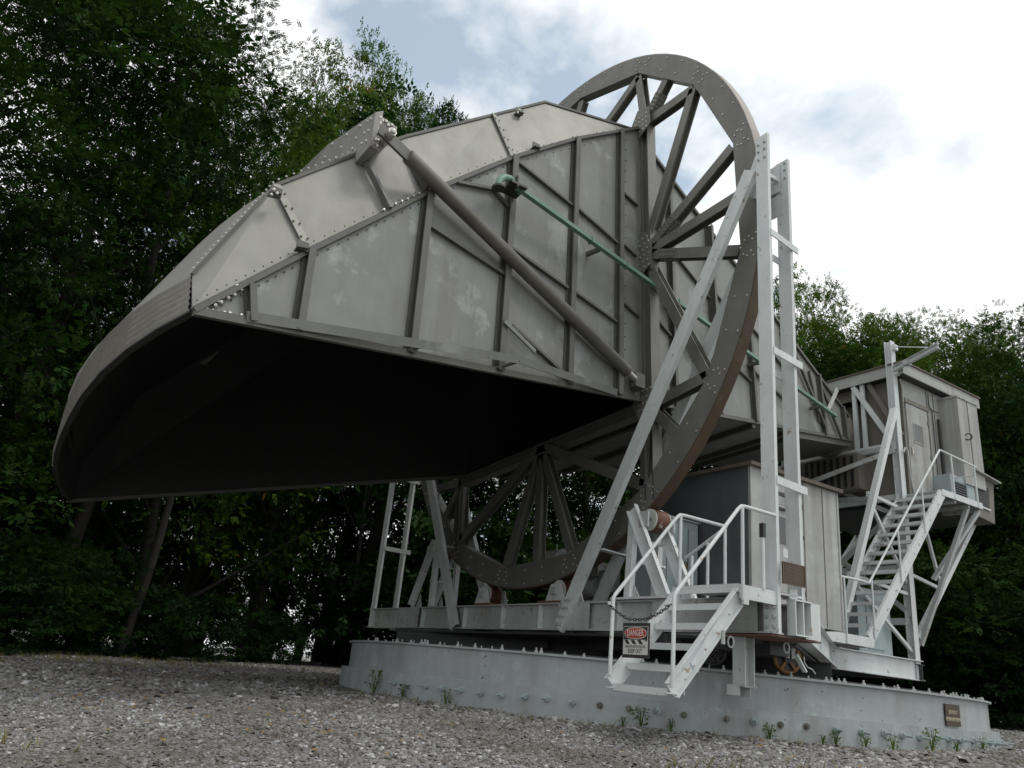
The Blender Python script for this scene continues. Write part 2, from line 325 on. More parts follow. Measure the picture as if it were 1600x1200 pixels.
def stones(name, cnt, d0, d1, s0, s1, seed):
    r = np.random.default_rng(seed)
    d = np.sqrt(r.uniform(d0 ** 2, d1 ** 2, cnt)); a = r.uniform(-.66, .66, cnt) + YAW
    x = CAM.x + np.sin(a) * d; y = CAM.y + np.cos(a) * d
    keep = np.hypot(x - RC.x, y) > RR + .14; x, y = x[keep], y[keep]; n = len(x); z = gz_np(x, y)
    base = np.array([(1, 0, -.2), (.5, .87, -.2), (-.5, .87, -.2), (-1, 0, -.2), (-.5, -.87, -.2), (.5, -.87, -.2), (.62, .3, .8), (-.15, .66, .8), (-.6, -.2, .85), (.2, -.6, .8)], float)
    F0 = np.array([(0, 1, 6), (1, 2, 7), (1, 7, 6), (2, 3, 7), (3, 8, 7), (3, 4, 8), (4, 5, 9), (4, 9, 8), (5, 0, 9), (0, 6, 9), (6, 7, 9), (7, 8, 9)])
    s = r.uniform(s0, s1, n) * r.choice([.7, 1, 1, 1.35], n)
    V = base[None] * (1 + r.uniform(-.32, .32, (n, 10, 3))) * s[:, None, None] * np.stack([np.ones(n), r.uniform(.55, 1, n), r.uniform(.3, .65, n)], -1)[:, None]
    th = r.uniform(0, 6.28, n); tx = r.normal(0, .35, n)
    y1 = V[..., 1] * np.cos(tx)[:, None] - V[..., 2] * np.sin(tx)[:, None]; z1 = V[..., 1] * np.sin(tx)[:, None] + V[..., 2] * np.cos(tx)[:, None]
    x2 = V[..., 0] * np.cos(th)[:, None] - y1 * np.sin(th)[:, None]; y2 = V[..., 0] * np.sin(th)[:, None] + y1 * np.cos(th)[:, None]
    P = np.stack([x2 + x[:, None], y2 + y[:, None], z1 + z[:, None] + .003], -1).reshape(-1, 3)
    F = (F0[None] + (np.arange(n) * 10)[:, None, None]).reshape(-1, 3)
    o = bpy.data.objects.new(name, np_mesh(name, P, F, STONE)); COL.objects.link(o); return o
STONE = stone_mat()
for args, lb in ((('gravel', 78000, 2.8, 8.4, .009, .0215, 3), 'grey and white crushed stone gravel spread in the foreground'),
                 (('gravel', 46000, 7.6, 21, .018, .036, 4), 'dull grey gravel further back beside the base and the trees')):
    o = stones(*args); o['kind'] = 'stuff'; o['label'] = lb; o['category'] = 'gravel'
# ================================================================== HORN ANTENNA (moves as one: horn, reflector, elevation wheel)
horn = thing('horn_antenna', 'huge weathered aluminium horn antenna with spoked wheel, its open mouth turned to the ground', 'antenna', (0, 0, HC))
horn.rotation_euler = (EL, 0, 0); horn['_o'] = (0, 0, 0)
V = Vector
def swall(X, off=0): return -(WH * (1 - X / LA)) - off       # s of near wall at X
def sidep(X, n, off=0): return V((X, swall(X, off), n))
def mirror_me(me, mat_):
    c = me.copy(); n = len(c.vertices); a = np.empty(n * 3, np.float32); c.vertices.foreach_get('co', a); a = a.reshape(-1, 3); a[:, 1] *= -1
    c.vertices.foreach_set('co', a.ravel()); c.flip_normals(); return c
def both(mb, name, mt, parent=horn, **kw):
    o = mb.build(name, mt, parent, **kw)
    p = bpy.data.objects.new(name, mirror_me(o.data, mt)); COL.objects.link(p); p.parent = parent; p['_o'] = parent.get('_o', (0, 0, 0))
    for k, v in kw.items(): p[k] = v
    return o
Ipx = [(300, 487), (388, 447), (482, 393), (667, 302), (800, 247), (898, 218), (967, 206), (1001, 200)]
Bpx = [(300, 487), (390, 505), (462, 519), (638, 554), (776, 581), (884, 602), (963, 618), (1004, 626)]
I = [SP(*p) for p in Ipx]; B = [SP(*p) for p in Bpx]
thick = SIDE_N * -0.03
for i in range(7):
    poly = [B[i], B[i + 1], I[i + 1], I[i]] if i else [B[0], B[1], I[1]]
    c = sum(poly, V()) / len(poly); poly = [c + (p - c) * .997 for p in poly]
    both(MB().slab(poly, thick), 'side_sheet', M['sheet'])
# added near-black skin behind the sheets, standing in for the mouth's deep shade
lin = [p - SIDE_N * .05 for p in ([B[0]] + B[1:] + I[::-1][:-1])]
both(MB().slab(lin, SIDE_N * -.01), 'inner_shade_skin', M['inside'])
# outer strip of the side wall, leaning inwards to the back of the reflector
Opx = [(300, 430), (430, 290), (560, 240), (632, 214), (770, 180), (850, 160)]
O = [SP(x, y, -.35) for x, y in Opx] + [SP(990, 203, -.05)]
SJ = [(I[0], O[0]), (I[2], O[1]), (SP(604, 333), O[2]), (SP(662, 304), O[3]), (I[4], O[4]), (SP(852, 231), O[5]), (I[7], O[6])]
mids = {0: [I[1]], 2: [], 3: [SP(735, 272)], 5: [I[5], I[6]]}
for k in range(6):
    a0, o0 = SJ[k]; a1, o1 = SJ[k + 1]; mid = mids.get(k, [])
    if k == 0: a0 = I[0]
    poly = [a0] + mid + [a1, o1, o0]; nrm = (a1 - a0).cross(o0 - a0).normalized()
    mb = MB().slab([p for p in poly], V((0.0, .03, 0)))
    both(MB().slab([p + V((0, .036, 0)) for p in poly], V((0, .008, 0))), 'inner_shade_skin', M['inside'])
    both(mb, 'reflector_edge_sheet', M['strip'], **({'label': 'dirt-stained edge sheet under the gusset box'} if k == 2 else {}))
def lrib(a, b, w, d, name='rib', mt='rib', off=0.0):
    a = V(a) + SIDE_N * (off + d / 2); b = V(b) + SIDE_N * (off + d / 2)
    both(MB().bar(a, b, w, d, SIDE_N), name, M[mt])
def tee(a, b, w=.07, d=.07, mt='rib', name='rib'):
    a = V(a); b = V(b); mb = MB(); mb.bar(a + SIDE_N * .012, b + SIDE_N * .012, w * 1.6, .012, SIDE_N); mb.bar(a + SIDE_N * d / 2, b + SIDE_N * d / 2, .014, d, SIDE_N)
    mb.bar(a + SIDE_N * d, b + SIDE_N * d, w, .014, SIDE_N)
    both(mb, name, M[mt])
for i, w in ((1, .06), (2, .07), (3, .085), (4, .09), (5, .09), (6, .09)): tee(I[i], B[i], w, .075)
for a, b in (((669, 354), (786, 431)), ((712, 286), (768, 297)), ((768, 297), (796, 331)), ((806, 254), (891, 322)), ((796, 388), (884, 451)), ((897, 324), (962, 381)),
             ((891, 454), (961, 504)), ((968, 299), (994, 322)), ((968, 379), (992, 401)), ((968, 471), (996, 496)), ((797, 510), (884, 590))):
    lrib(SP(*a), SP(*b), .035, .05, 'stiffener')
lrib(SP(778, 506), SP(826, 553), .05, .02, 'brace', 'sheet', .09)
for a, b in zip([I[0], I[2], I[3], I[4]], [I[2], I[3], I[4], I[5]]): tee(a, b, .04, .045, 'rib', 'seam_angle')
tee(I[5], I[7], .04, .045, 'rib', 'seam_angle')
for k in (1, 4):
    a, b = SJ[k]; both(MB().bar(a + SIDE_N * .012 + V((0, -.01, 0)), b + SIDE_N * .012 + V((0, -.015, 0)), .085, .01, SIDE_N), 'splice_strip', M['strip'])
for a, b in (((563, 247), (604, 330)), ((630, 246), (661, 300))):
    pa = SP(*a, -.28); pb = SP(*b); both(MB().bar(pa + SIDE_N * .05, pb + SIDE_N * .05, .04, .07, SIDE_N), 'stiffener', M['rib'])
# rim of the outer edge
for k in range(6):
    a, b = O[k], O[k + 1]; both(MB().bar(a + V((0, -.01, 0)), b + V((0, -.01, 0)), .03, .035, SIDE_N), 'edge_angle', M['rib'])
# mouth edge rails
both(MB().bar(B[0] + SIDE_N * .02, B[7] + SIDE_N * .02, .07, .05, SIDE_N), 'mouth_rail', M['rib'])
a, b, c = SP(385, 494, .05), SP(812, 562, .22), SP(963, 613, .06)
both(MB().bar(a, b, .03, .085, (0, -.35, 1)).bar(b, c, .03, .085, (0, -.35, 1)), 'mouth_lip', M['sheet'])
both(MB().bar(SP(632, 551, .0), SP(657, 541, .14), .04, .02, (0, 0, 1)).bar(SP(770, 577, 0), SP(812, 564, .22), .05, .02), 'lip_bracket', M['rib'])
# reflector back shell
prof = [(o.x, -o.y, o.z) for o in O]
def shellp(k, u, push=0.0):
    X, s, n = prof[k]; f = 1 - u * u; wn = min(1, max(0, (n + 3.2) / 4)); b = (.50, .50, .5, .5, .42, .3, .1)[k] + push
    return V((X - f * b * (1 - .55 * wn), s * u, n + f * b * (.05 + .6 * wn)))
US = np.linspace(-1, 1, 13)
for k in range(6):
    mb = MB()
    for j in range(12):
        q = [shellp(k, US[j]), shellp(k, US[j + 1]), shellp(k + 1, US[j + 1]), shellp(k + 1, US[j])]
        mb.add(q, [(0, 1, 2, 3)])
    mb.build('reflector_back_sheet', M['strip'], horn)
mb = MB()
for k in range(6):
    for j in range(12):
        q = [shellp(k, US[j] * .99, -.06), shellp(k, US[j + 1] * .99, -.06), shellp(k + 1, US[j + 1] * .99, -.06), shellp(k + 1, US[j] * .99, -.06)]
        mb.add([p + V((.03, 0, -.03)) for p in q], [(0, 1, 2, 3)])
mb.build('reflector_shade_skin', M['inside'], horn)  # added skin, coloured as the shade inside the reflector
# ribbed end band around the reflector's lower edge (segments, six ribs each)
def arcx(y): return -6.0 - .46 * (1 - (abs(y) / 3.8) ** 2.6)
YS = [-3.8, -3.3, -2.7, -2.0, -1.2, -.4, .4, 1.2, 2.0, 2.7, 3.3, 3.8]
lo = [V((arcx(y), y, -3.70)) for y in YS]
hi = [V((arcx(y) - .01, y * (1 - .09 * abs(y) / 3.8), -3.24 - .05 * (1 - abs(y) / 3.8))) for y in YS]
hi[0] = shellp(0, -1); hi[-1] = shellp(0, 1)
for j in range(11):
    mb = MB(); n = 12; rows = []; ym = (YS[j] + YS[j + 1]) / 2
    for i in range(n + 1):
        f = i / n; a = lo[j].lerp(hi[j], f); b = lo[j + 1].lerp(hi[j + 1], f); q_ = .02 if i % 2 else 0
        da, db = [V((-1, y * .25, -.1)).normalized() * q_ for y in (YS[j], YS[j + 1])]
        rows.append((a + da, b + db))
    for i in range(n): mb.add([rows[i][0], rows[i][1], rows[i + 1][1], rows[i + 1][0]], [(0, 1, 2, 3)])
    mb.build('ribbed_end_sheet', M['band'], horn)
    MB().slab([lo[j] + V((.05, 0, -.01)), lo[j + 1] + V((.05, 0, -.01)), hi[j + 1] + V((.05, 0, 0)), hi[j] + V((.05, 0, 0))], V((.01, 0, 0))).bar(lo[j] + V((.03, 0, 0)), lo[j + 1] + V((.03, 0, 0)), .06, .03).build('end_shade_skin', M['inside'], horn)  # skin and lip blackened to paint the shade behind the band
# gap filler between band top and shell
mb = MB(); 
for j in range(11):
    uj = lambda y: max(-1, min(1, y / prof[0][1])) if prof[0][1] else 0
    mb.add([hi[j], hi[j + 1], shellp(0, hi[j + 1].y / abs(prof[0][1])), shellp(0, hi[j].y / abs(prof[0][1]))], [(0, 1, 2, 3)])
mb.build('reflector_back_sheet', M['strip'], horn)
ml = MB(); ml.add([V(v) + V((.05, 0, -.02)) for v in mb.v], mb.f); ml.build('reflector_shade_skin', M['inside'], horn)
# far mouth edge rail (mirrored part exists); pyramid horn between wheel and throat
XT = 7.55
ntop = lambda X: 2.16 - .292 * X
nbot = lambda X: -2.35 + .235 * X
def pyr(X, sg, n): return V((X, sg * -swall(X), n))
xs = [0.02, .75, 1.95, 3.2, 4.6, 6.1, XT]
for i in range(6):
    x0, x1 = xs[i] + .004, xs[i + 1] - .004
    poly = [sidep(x0, nbot(x0)), sidep(x1, nbot(x1)), sidep(x1, ntop(x1)), sidep(x0, ntop(x0))]
    both(MB().slab(poly, thick), 'throat_side_sheet', M['sheet']); both(MB().slab([p - SIDE_N * .036 for p in poly], SIDE_N * -.006), 'throat_shade_skin', M['inside'])  # added inner skin carries the throat's shade as colour
    for nm, f in (('throat_top_sheet', ntop), ('throat_bottom_sheet', nbot)):
        MB().slab([pyr(x0, -1, f(x0)), pyr(x0, 1, f(x0)), pyr(x1, 1, f(x1)), pyr(x1, -1, f(x1))], (0, 0, .02 if f is nbot else -.02)).build(nm, M['sheet'], horn)
        q_ = .03 if f is nbot else -.03; MB().slab([pyr(x0, -1, f(x0) + q_), pyr(x0, 1, f(x0) + q_), pyr(x1, 1, f(x1) + q_), pyr(x1, -1, f(x1) + q_)], (0, 0, q_ * .2)).build('throat_shade_skin', M['inside'], horn)
for X in (.75, 1.95, 3.2, 4.6, 6.1, 7.2):
    tee(sidep(X, nbot(X)), sidep(X, ntop(X)), .07, .08 if X != 1.95 else .12)
    MB().bar(pyr(X, -1, nbot(X) - .05), pyr(X, 1, nbot(X) - .05), .07, .1).build('cross_rib', M['rib'], horn)
    MB().bar(pyr(X, -1, ntop(X) + .05), pyr(X, 1, ntop(X) + .05), .07, .1).build('cross_rib', M['rib'], horn)
for f in (0.3, .62):
    for (xa_, xb_) in ((.1, .72), (.8, 1.9), (2.0, 3.15), (3.25, 4.55)):
        g = lambda X: nbot(X) + (ntop(X) - nbot(X)) * f
        lrib(sidep(xa_, g(xa_) + .12), sidep(xb_, g(xb_) - .12), .035, .05, 'stiffener')
for f in (ntop, nbot): both(MB().bar(sidep(.05, f(.05), .02), sidep(XT, f(XT), .02), .06, .06, SIDE_N), 'edge_angle', M['rib'])
# slanted braces seen on the throat near the cab
for a, b in (((1218, 520), (1240, 640)), ((1262, 580), (1278, 660))): lrib(loc(PY(-1.5, *a)) * 0 + SP(*a), SP(*b), .04, .05, 'brace')
both(MB().bar(sidep(.2, -.1, .1), sidep(1.9, -1.55, .08), .10, .10, SIDE_N), 'brace', M['rib'])
both(MB().bar(sidep(6.1, .2, .06), sidep(6.9, -.75, .06), .06, .05, SIDE_N), 'brace', M['rib'])
both(MB().bar(sidep(4.9, .55, .06), sidep(6.2, -.85, .06), .07, .05, SIDE_N), 'brace', M['rib'])
both(MB().bar(sidep(6.75, .25, .16), sidep(6.1, -.45, .16), .09, .02, SIDE_N), 'brace', M['white2'])
# under apron of the throat
MB().slab([pyr(4.9, -1, nbot(4.9) - .02), pyr(4.9, 1, nbot(4.9) - .02), pyr(XT, 1, nbot(XT) - .02), pyr(XT, -1, nbot(XT) - .02)], (0, 0, -.12)).build('apron', M['rib'], horn)
fl = MB().cyl((7.5, 0, -.2), (7.72, 0, -.2), .56, 32); fl.cyl((7.2, 0, -.2), (7.5, 0, -.2), .46, 28)
fo = fl.build('throat_flange', M['cabdark'], horn)
bm_ = MB()
for i in range(20): bm_.dome((7.49, .51 * math.cos(i * math.pi / 10), -.2 + .51 * math.sin(i * math.pi / 10)), (-1, 0, 0), .02)
bm_.build('flange_bolts', M['bolt'], fo, kind='stuff')
# near and far wall posts in the wheel plane
for s in (1,):
    mb = MB().ibeam((0.085, -WH - .10, -3.75), (0.085, -WH - .10, 2.45), .17, .16, (0, -1, 0), .014)
    both(mb, 'wall_post', M['wheel'])
# --- elevation wheel
wheel = MB(); TW = .173; NSEG = 96
def circ(a, r, X): return V((X, r * math.cos(a), r * math.sin(a)))
ri_v = [4.27 * 1.0 for _ in range(16)]; va = [R_(11.25 + 22.5 * k) for k in range(16)]
def rin(a):
    k = math.floor((a - R_(11.25)) / R_(22.5)); mid = R_(22.5) * (k + 1); return 4.27 * math.cos(R_(11.25)) / math.cos(a - mid)
for j in range(16):
    mb = MB(); steps = 6
    for q in range(steps):
        a0 = R_(11.25 + 22.5 * j + 22.5 * q / steps); a1 = R_(11.25 + 22.5 * j + 22.5 * (q + 1) / steps)
        ro = 4.555; mid = R_(22.5 * (j + 1)); r0 = 4.27 * math.cos(R_(11.25)) / math.cos(a0 - mid); r1 = 4.27 * math.cos(R_(11.25)) / math.cos(a1 - mid)
        for X0, X1 in ((0.0, .014), (TW - .014, TW)):
            vs = [circ(a0, r0, X0), circ(a1, r1, X0), circ(a1, ro, X0), circ(a0, ro, X0), circ(a0, r0, X1), circ(a1, r1, X1), circ(a1, ro, X1), circ(a0, ro, X1)]
            mb.add(vs, [(0, 1, 2, 3), (7, 6, 5, 4), (0, 4, 5, 1), (1, 5, 6, 2), (2, 6, 7, 3), (3, 7, 4, 0)])
        vs = [circ(a0, r0, 0.014), circ(a1, r1, 0.014), circ(a1, r1 + .014, 0.014), circ(a0, r0 + .014, 0.014)]
        vs += [V((TW - .014, v.y, v.z)) for v in vs]
        mb.add(vs, [(0, 1, 2, 3), (7, 6, 5, 4), (0, 4, 5, 1), (1, 5, 6, 2), (2, 6, 7, 3), (3, 7, 4, 0)])
    seg = mb.build('wheel_rim_segment', M['wheel'], horn)
    bl = MB(); am = R_(11.25 + 22.5 * j)
    for da, rr in ((-.022, 4.33), (.022, 4.33), (-.03, 4.39), (.03, 4.39), (-.018, 4.45), (.018, 4.45), (-.034, 4.5), (.034, 4.5), (.15, 4.3), (.15, 4.5), (.25, 4.3), (.25, 4.5)):
        bl.dome(circ(am + da, rr, 0.0), (-1, 0, 0), .017)
    bl.build('rim_bolts', M['bolt'], seg, kind='stuff')
tr = MB(); tr2 = MB()
for q in range(NSEG):
    a0 = 2 * math.pi * q / NSEG; a1 = 2 * math.pi * (q + 1) / NSEG
    vs = [circ(a0, 4.557, .004), circ(a1, 4.557, .004), circ(a1, 4.575, .004), circ(a0, 4.575, .004)]; vs += [V((TW - .004, v.y, v.z)) for v in vs]
    (tr if R_(183) < a0 < R_(357) else tr2).add(vs, [(0, 1, 2, 3), (7, 6, 5, 4), (2, 6, 7, 3), (0, 4, 5, 1)])
tr.build('wheel_tread', M['tread'], horn, label='rust-brown lower half of the rolling tread'); tr2.build('wheel_tread', M['tread2'], horn, label='grey upper half of the rolling tread')
hub = [V((.085, -WH - .02, 0)), V((.085, 0, WH)), V((.085, WH + .02, 0)), V((.085, 0, -WH + .02))]
def rimpt(deg, r=4.22): return V((.085, r * math.cos(R_(deg)), r * math.sin(R_(deg))))
def spoke(a, b, splice=False):
    mb = MB().ibeam(a, b, .15, .13, (1, 0, 0), .013); o = mb.build('spoke', M['wheel'], horn)
    if splice is not None and splice is not False:
        d = (b - a).normalized(); p = a + d * splice; w = V((1, 0, 0)).cross(d); s_ = MB().bar(p - d * .16, p + d * .16, .14, .155, (1, 0, 0))
        for i in range(5):
            for j in (-1, 1):
                s_.dome(p + d * (-.13 + .065 * i) + w * .035 * j - V((.08, 0, 0)), (-1, 0, 0), .017); s_.dome(p + d * (-.13 + .065 * i) + w * .075 - V((.03 * j, 0, 0)), w, .017); s_.dome(p + d * (-.13 + .065 * i) - w * .075 - V((.03 * j, 0, 0)), -w, .017)
        s_.build('splice_plate', M['wheel'], o)
for k, (hp, cdeg) in enumerate(zip(hub, (180, 90, 0, 270))):
    for da in (-33.75, -11.25, 0, 11.25, 33.75):
        if abs(da) > 1: spoke(hp, rimpt(cdeg + da), .55 if (k == 0 and da in (-11.25, 11.25)) else False)
        else: spoke(hp, rimpt(cdeg, 4.19))
for sy in (-1, 1):
    for sz in (-1, 1):
        cdeg = math.degrees(math.atan2(sz, sy)); cp = V((.085, sy * (WH + .08), sz * (WH + .05)))
        for da in (-11.25, 0, 11.25): spoke(cp, rimpt(cdeg + da, 4.22 if da else 4.19), .35 if (sy < 0 and sz > 0 and da == 0) else False)
# top and bottom wall beams of the wheel square
for sg in (-1, 1): MB().ibeam((.085, -WH - .1, sg * (WH + .05)), (.085, WH + .1, sg * (WH + .05)), .17, .16, (0, 0, 1), .014).build('wall_beam', M['wheel'], horn)
# gusset plates
def gusset(poly, X, rows, name='gusset_plate'):
    mb = MB().slab([V((X, y, z)) for y, z in poly], (-.014, 0, 0)); o = mb.build(name, M['wheel'], horn); bl = MB()
    ys = [p[0] for p in poly]; zs = [p[1] for p in poly]; cy = sum(ys) / len(ys); cz = sum(zs) / len(zs)
    for (y, z) in rows: bl.dome((X - .014, y, z), (-1, 0, 0), .018)
    bl.build('gusset_bolts', M['bolt'], o, kind='stuff')
gp = [loc(PX(0, *p)) for p in ((992, 378), (1008, 366), (1014, 374), (1016, 418), (1000, 428), (992, 408))]
gx = -.04
g2 = [(-2.66, -.02), (-2.52, .30), (-2.28, .30), (-2.16, .1), (-2.2, -.32), (-2.42, -.42), (-2.62, -.3)]
rw = [(-2.6 + .09 * i + (.03 if j % 2 else 0), -.3 + .1 * j) for i in range(5) for j in range(6)]
gusset(g2, gx, rw)
for sz in (1, -1):
    g3 = [(-WH - .3, sz * (WH - .12)), (-WH - .28, sz * (WH + .22)), (-WH - .02, sz * (WH + .3)), (-WH + .16, sz * (WH + .02)), (-WH + .02, sz * (WH - .3))]
    gusset(g3, gx, [(-WH - .22 + .08 * i, sz * (WH - .15 + .09 * j)) for i in range(4) for j in range(4)])
# near wall hub box
MB().box((.085, -WH - .19, 0), (.2, .06, .7)).build('hub_plate', M['wheel'], horn)
# --- gusset box and cross beam on the back of the reflector, with strut tube
def boxarm(sgn):
    P = [SP(587, 175, .05), SP(621, 199, .05), SP(617, 214, .05), SP(592, 236, .05), SP(579, 227, .05)]
    inner = [SP(587, 175, .05) + V((0, .35, 0))] 
    mb = MB(); near = P; far = [p + V((0, .55, 0)) for p in P]
    mb.slab(P, V((0, .5, 0)))
    top = P[0]; e1 = V((-5.15, -1.6, -.55)); 
    return P
P = boxarm(1)
q0, q1, q4 = P[0], P[1], P[4]
ln = shellp(1, 0).lerp(shellp(2, 0), .7)
w1 = SP(512, 226, -1.35); w2 = SP(470, 266, -2.1)
both(MB().slab(P, V((-.02, .40, .0))), 'gusset_box', M['strip'])
arm = MB()
lowL = SP(578, 229, .0); low2 = SP(486, 268, -1.9)
quad = [P[0], w1, w2, w2 + V((.06, .0, -.13)), P[4]]
dx = V((.09, 0, .07))
a_ = quad; b_ = [p + dx * .9 for p in quad]
arm.add(a_ + b_, [(0, 1, 2, 3, 4), (9, 8, 7, 6, 5), (0, 5, 6, 1), (1, 6, 7, 2), (2, 7, 8, 3), (3, 8, 9, 4), (4, 9, 5, 0)])
both(arm, 'gusset_arm', M['strip'])
wa = w2 + V((.05, -.02, -.07)); wb = V((wa.x, -wa.y, wa.z)); MB().bar(wa, wb, .10, .12, (0, 0, 1)).build('cross_beam', M['strip'], horn)
bl = MB()
pn = (P[1] - P[0]).cross(P[3] - P[0]).normalized()
if pn.y > 0: pn = -pn
for x, y in ((594, 184), (594, 193), (597, 189), (603, 190), (606, 196), (612, 196), (614, 204), (592, 203), (595, 201), (590, 210), (593, 212), (587, 219), (590, 220), (589, 228)): bl.dome(SP(x, y, .055), (0, -1, 0), .022)
qn = (quad[1] - quad[0]).cross(quad[4] - quad[0]).normalized()
if qn.x > 0: qn = -qn
for f in (.06, .12, .25, .5, .8):
    for g in (.15, .5, .8):
        bl.dome(quad[0].lerp(quad[1], f).lerp(quad[4].lerp(quad[3], f), g) + qn * .004, qn, .02)
both(bl, 'gusset_bolts', M['bolt'], kind='stuff')
both(MB().cyl(P[3].lerp(P[1], .55) + V((0, .0, 0)), P[3].lerp(P[1], .55) + V((0, 0, 0)) + V((0, -.001, 0)), .01), 'pin', M['bolt'])
sA, sB = SP(607, 214, .16), SP(996, 596, .10)
d_ = (sB - sA).normalized()
mb = MB().cyl(sA + d_ * .28, sB - d_ * .25, .081, 18)
st = mb.build('strut_tube', M['tube'], horn)
far_st = bpy.data.objects.new('strut_tube', mirror_me(st.data, None)); COL.objects.link(far_st); far_st.parent = horn
e_ = MB(); e_.bar(sA - d_ * .12, sA + d_ * .6, .03, .14, (0, 0, 1)); e_.build('strut_clevis', M['rib'], st)
MB().cyl(sB - d_ * .27, sB - d_ * .02, .045, 12).build('strut_screw', M['bolt'], st)
MB().cyl(sA + V((0, -.10, 0)), sA + V((0, .1, 0)), .045, 12).dome(sA + V((0, -.10, 0)), (0, -1, 0), .035, 8).build('strut_pin', M['bolt'], st)
MB().box(sB + V((0, .02, 0)), (.16, .16, .2)).build('strut_lug', M['wheel'], st)
# --- green waveguide
gA, gB = SP(806, 291, .25), SP(1306, 650, .25)
pipe = MB().bar(gA, gB, .055, .06, SIDE_N); dg = (gB - gA).normalized()
po = pipe.build('waveguide', M['green'], horn)
el = [gA + dg * .05]
for i in range(9):
    a = R_(0 + 190 * i / 8); el.append(SP(790 - 0, 290, .25) + V((-math.sin(a) * .12 * 1.0 + .06, 0, .02 + .12 * math.cos(a))) )
el = [gA + dg * .02, SP(801, 284, .25), SP(796, 279, .25), SP(788, 277, .25), SP(781, 281, .25), SP(779, 287, .25), SP(779, 293, .25)]
MB().tube(el, .042, 8).build('waveguide_elbow', M['green'], horn)
MB().cyl(SP(779, 292, .25), SP(779, 295, .25), .08, 10).build('waveguide_flange', M['black'], horn)
MB().box(SP(803, 296, .2), (.22, .25, .03)).box(SP(806, 286, .27), (.02, .1, .16)).build('waveguide_bracket', M['black'], horn)
L_ = (gB - gA).length
for f in (.01, .155, .24, .38, .5, .66, .8, .93):
    p = gA + dg * L_ * f; MB().bar(p - dg * .02, p + dg * .02, .085, .085, SIDE_N).build('waveguide_clamp', M['green'], horn)
for f in (.18, .385, .66, .93): 
    p = gA + dg * L_ * f; MB().bar(p, p - SIDE_N * .26, .05, .05).build('waveguide_bracket', M['rib'], horn)
# bolts and small tie brackets of the side wall
bl = MB()
for a, b, n in ((I[0], I[2], 13), (I[2], I[3], 13), (I[3], I[4], 10), (I[4], I[6], 14)):
    for i in range(n):
        p = a.lerp(b, (i + .5) / n) + SIDE_N * .02; d = (b - a).normalized(); u = d.cross(SIDE_N)
        bl.dome(p + u * .06 - SIDE_N * .01, SIDE_N, .009, 5); bl.dome(p - u * .06 + d * .03, SIDE_N, .009, 5)
for i in range(22):
    p = I[6].lerp(B[6], (i + .5) / 22); bl.dome(p + SIDE_N * .02 + V((.12, 0, 0)), SIDE_N, .012, 5)
for a, b in ((O[1], I[2]), (O[4], I[4])):
    for i in range(4):
        p = a.lerp(b, (i + .6) / 4.4) + SIDE_N * .03; bl.dome(p + V((.03, -.01, 0)), SIDE_N, .012, 5); bl.dome(p - V((.03, .01, 0)), SIDE_N, .012, 5)
bl.build('sheet_rivets', M['rib'], horn, kind='stuff')
bl = MB()
for x, y in ((311, 482), (323, 484), (326, 473), (332, 486), (336, 477), (340, 470), (345, 472), (348, 464), (356, 465), (360, 458), (366, 460), (370, 451), (377, 452), (384, 442), (340, 488), (350, 492), (359, 490), (369, 494), (377, 493), (371, 447), (350, 489),
             (600, 328), (609, 323), (618, 319), (628, 315), (637, 311), (646, 306), (655, 302), (664, 298)): bl.dome(SP(x, y, .03), SIDE_N, .019)
for x, y in ((428, 296), (433, 302), (424, 304), (469, 380), (474, 385), (470, 390), (478, 388), (812, 172), (809, 176), (836, 228), (839, 231)): bl.dome(SP(x, y, -.05 if y < 310 else .04), SIDE_N, .016)
for i in range(34):
    k = 0 if i < 22 else 1; f = (i + .5) / 22 if k == 0 else (i - 21.5) / 12
    bl.dome(O[k].lerp(O[k + 1], f) + V((-.02, -.04, .02)), (-.6, -.6, .3), .013, 5)
bl.build('bright_bolts', M['bolt'], horn, kind='stuff')
for x, y, of in ((430, 300, -.12), (472, 385, .05), (811, 175, -.25), (837, 229, .04)):
    MB().bar(SP(x, y, of) - V((.05, 0, .04)), SP(x, y, of) + V((.05, 0, -.02)), .012, .11, SIDE_N).box(SP(x, y, of) + SIDE_N * .01, (.11, .02, .09)).build('tie_bracket', M['rib'], horn)

# ================================================================== BASE RING
ring = thing('base_ring', 'round blue-grey steel and concrete base ring the antenna turns on, standing on the gravel', 'base', (RC.x, 0, 0))
def ringwall(r0, r1, z0, z1, n=128, a0=0, a1=2 * math.pi, mb=None):
    mb = mb or MB()
    for i in range(n):
        t0, t1 = a0 + (a1 - a0) * i / n, a0 + (a1 - a0) * (i + 1) / n
        c = [V((RC.x + r * math.cos(t), r * math.sin(t), z)) for t in (t0, t1) for (r, z) in ((r0, z0), (r1, z0), (r1, z1), (r0, z1))]
        mb.add(c, [(0, 1, 5, 4), (1, 2, 6, 5), (2, 3, 7, 6), (3, 0, 4, 7)], True)
    return mb
def flat_shade(o): o.data.polygons.foreach_set('use_smooth', [False] * len(o.data.polygons)); return o
import bmesh
def ringpart(name, r0, r1, z0, z1, mt):
    o = ringwall(r0, r1, z0, z1).build(name, M[mt], ring)
    b = bmesh.new(); b.from_mesh(o.data); bmesh.ops.remove_doubles(b, verts=b.verts, dist=1e-4); bmesh.ops.recalc_face_normals(b, faces=b.faces)
    for e in b.edges:
        if len(e.link_faces) == 2 and e.calc_face_angle(0) > .5: e.smooth = False
    b.to_mesh(o.data); b.free(); return o
ringpart('foundation_ring', 4.1, RR + .105, -.5, .24, 'base')
ringpart('ring_wall', 4.3, RR, .24, .578, 'base')
ringpart('ring_flange', 4.15, RR + .045, .578, .60, 'base')
ringpart('track_rail', 4.58, 4.64, .60, .62, 'black')
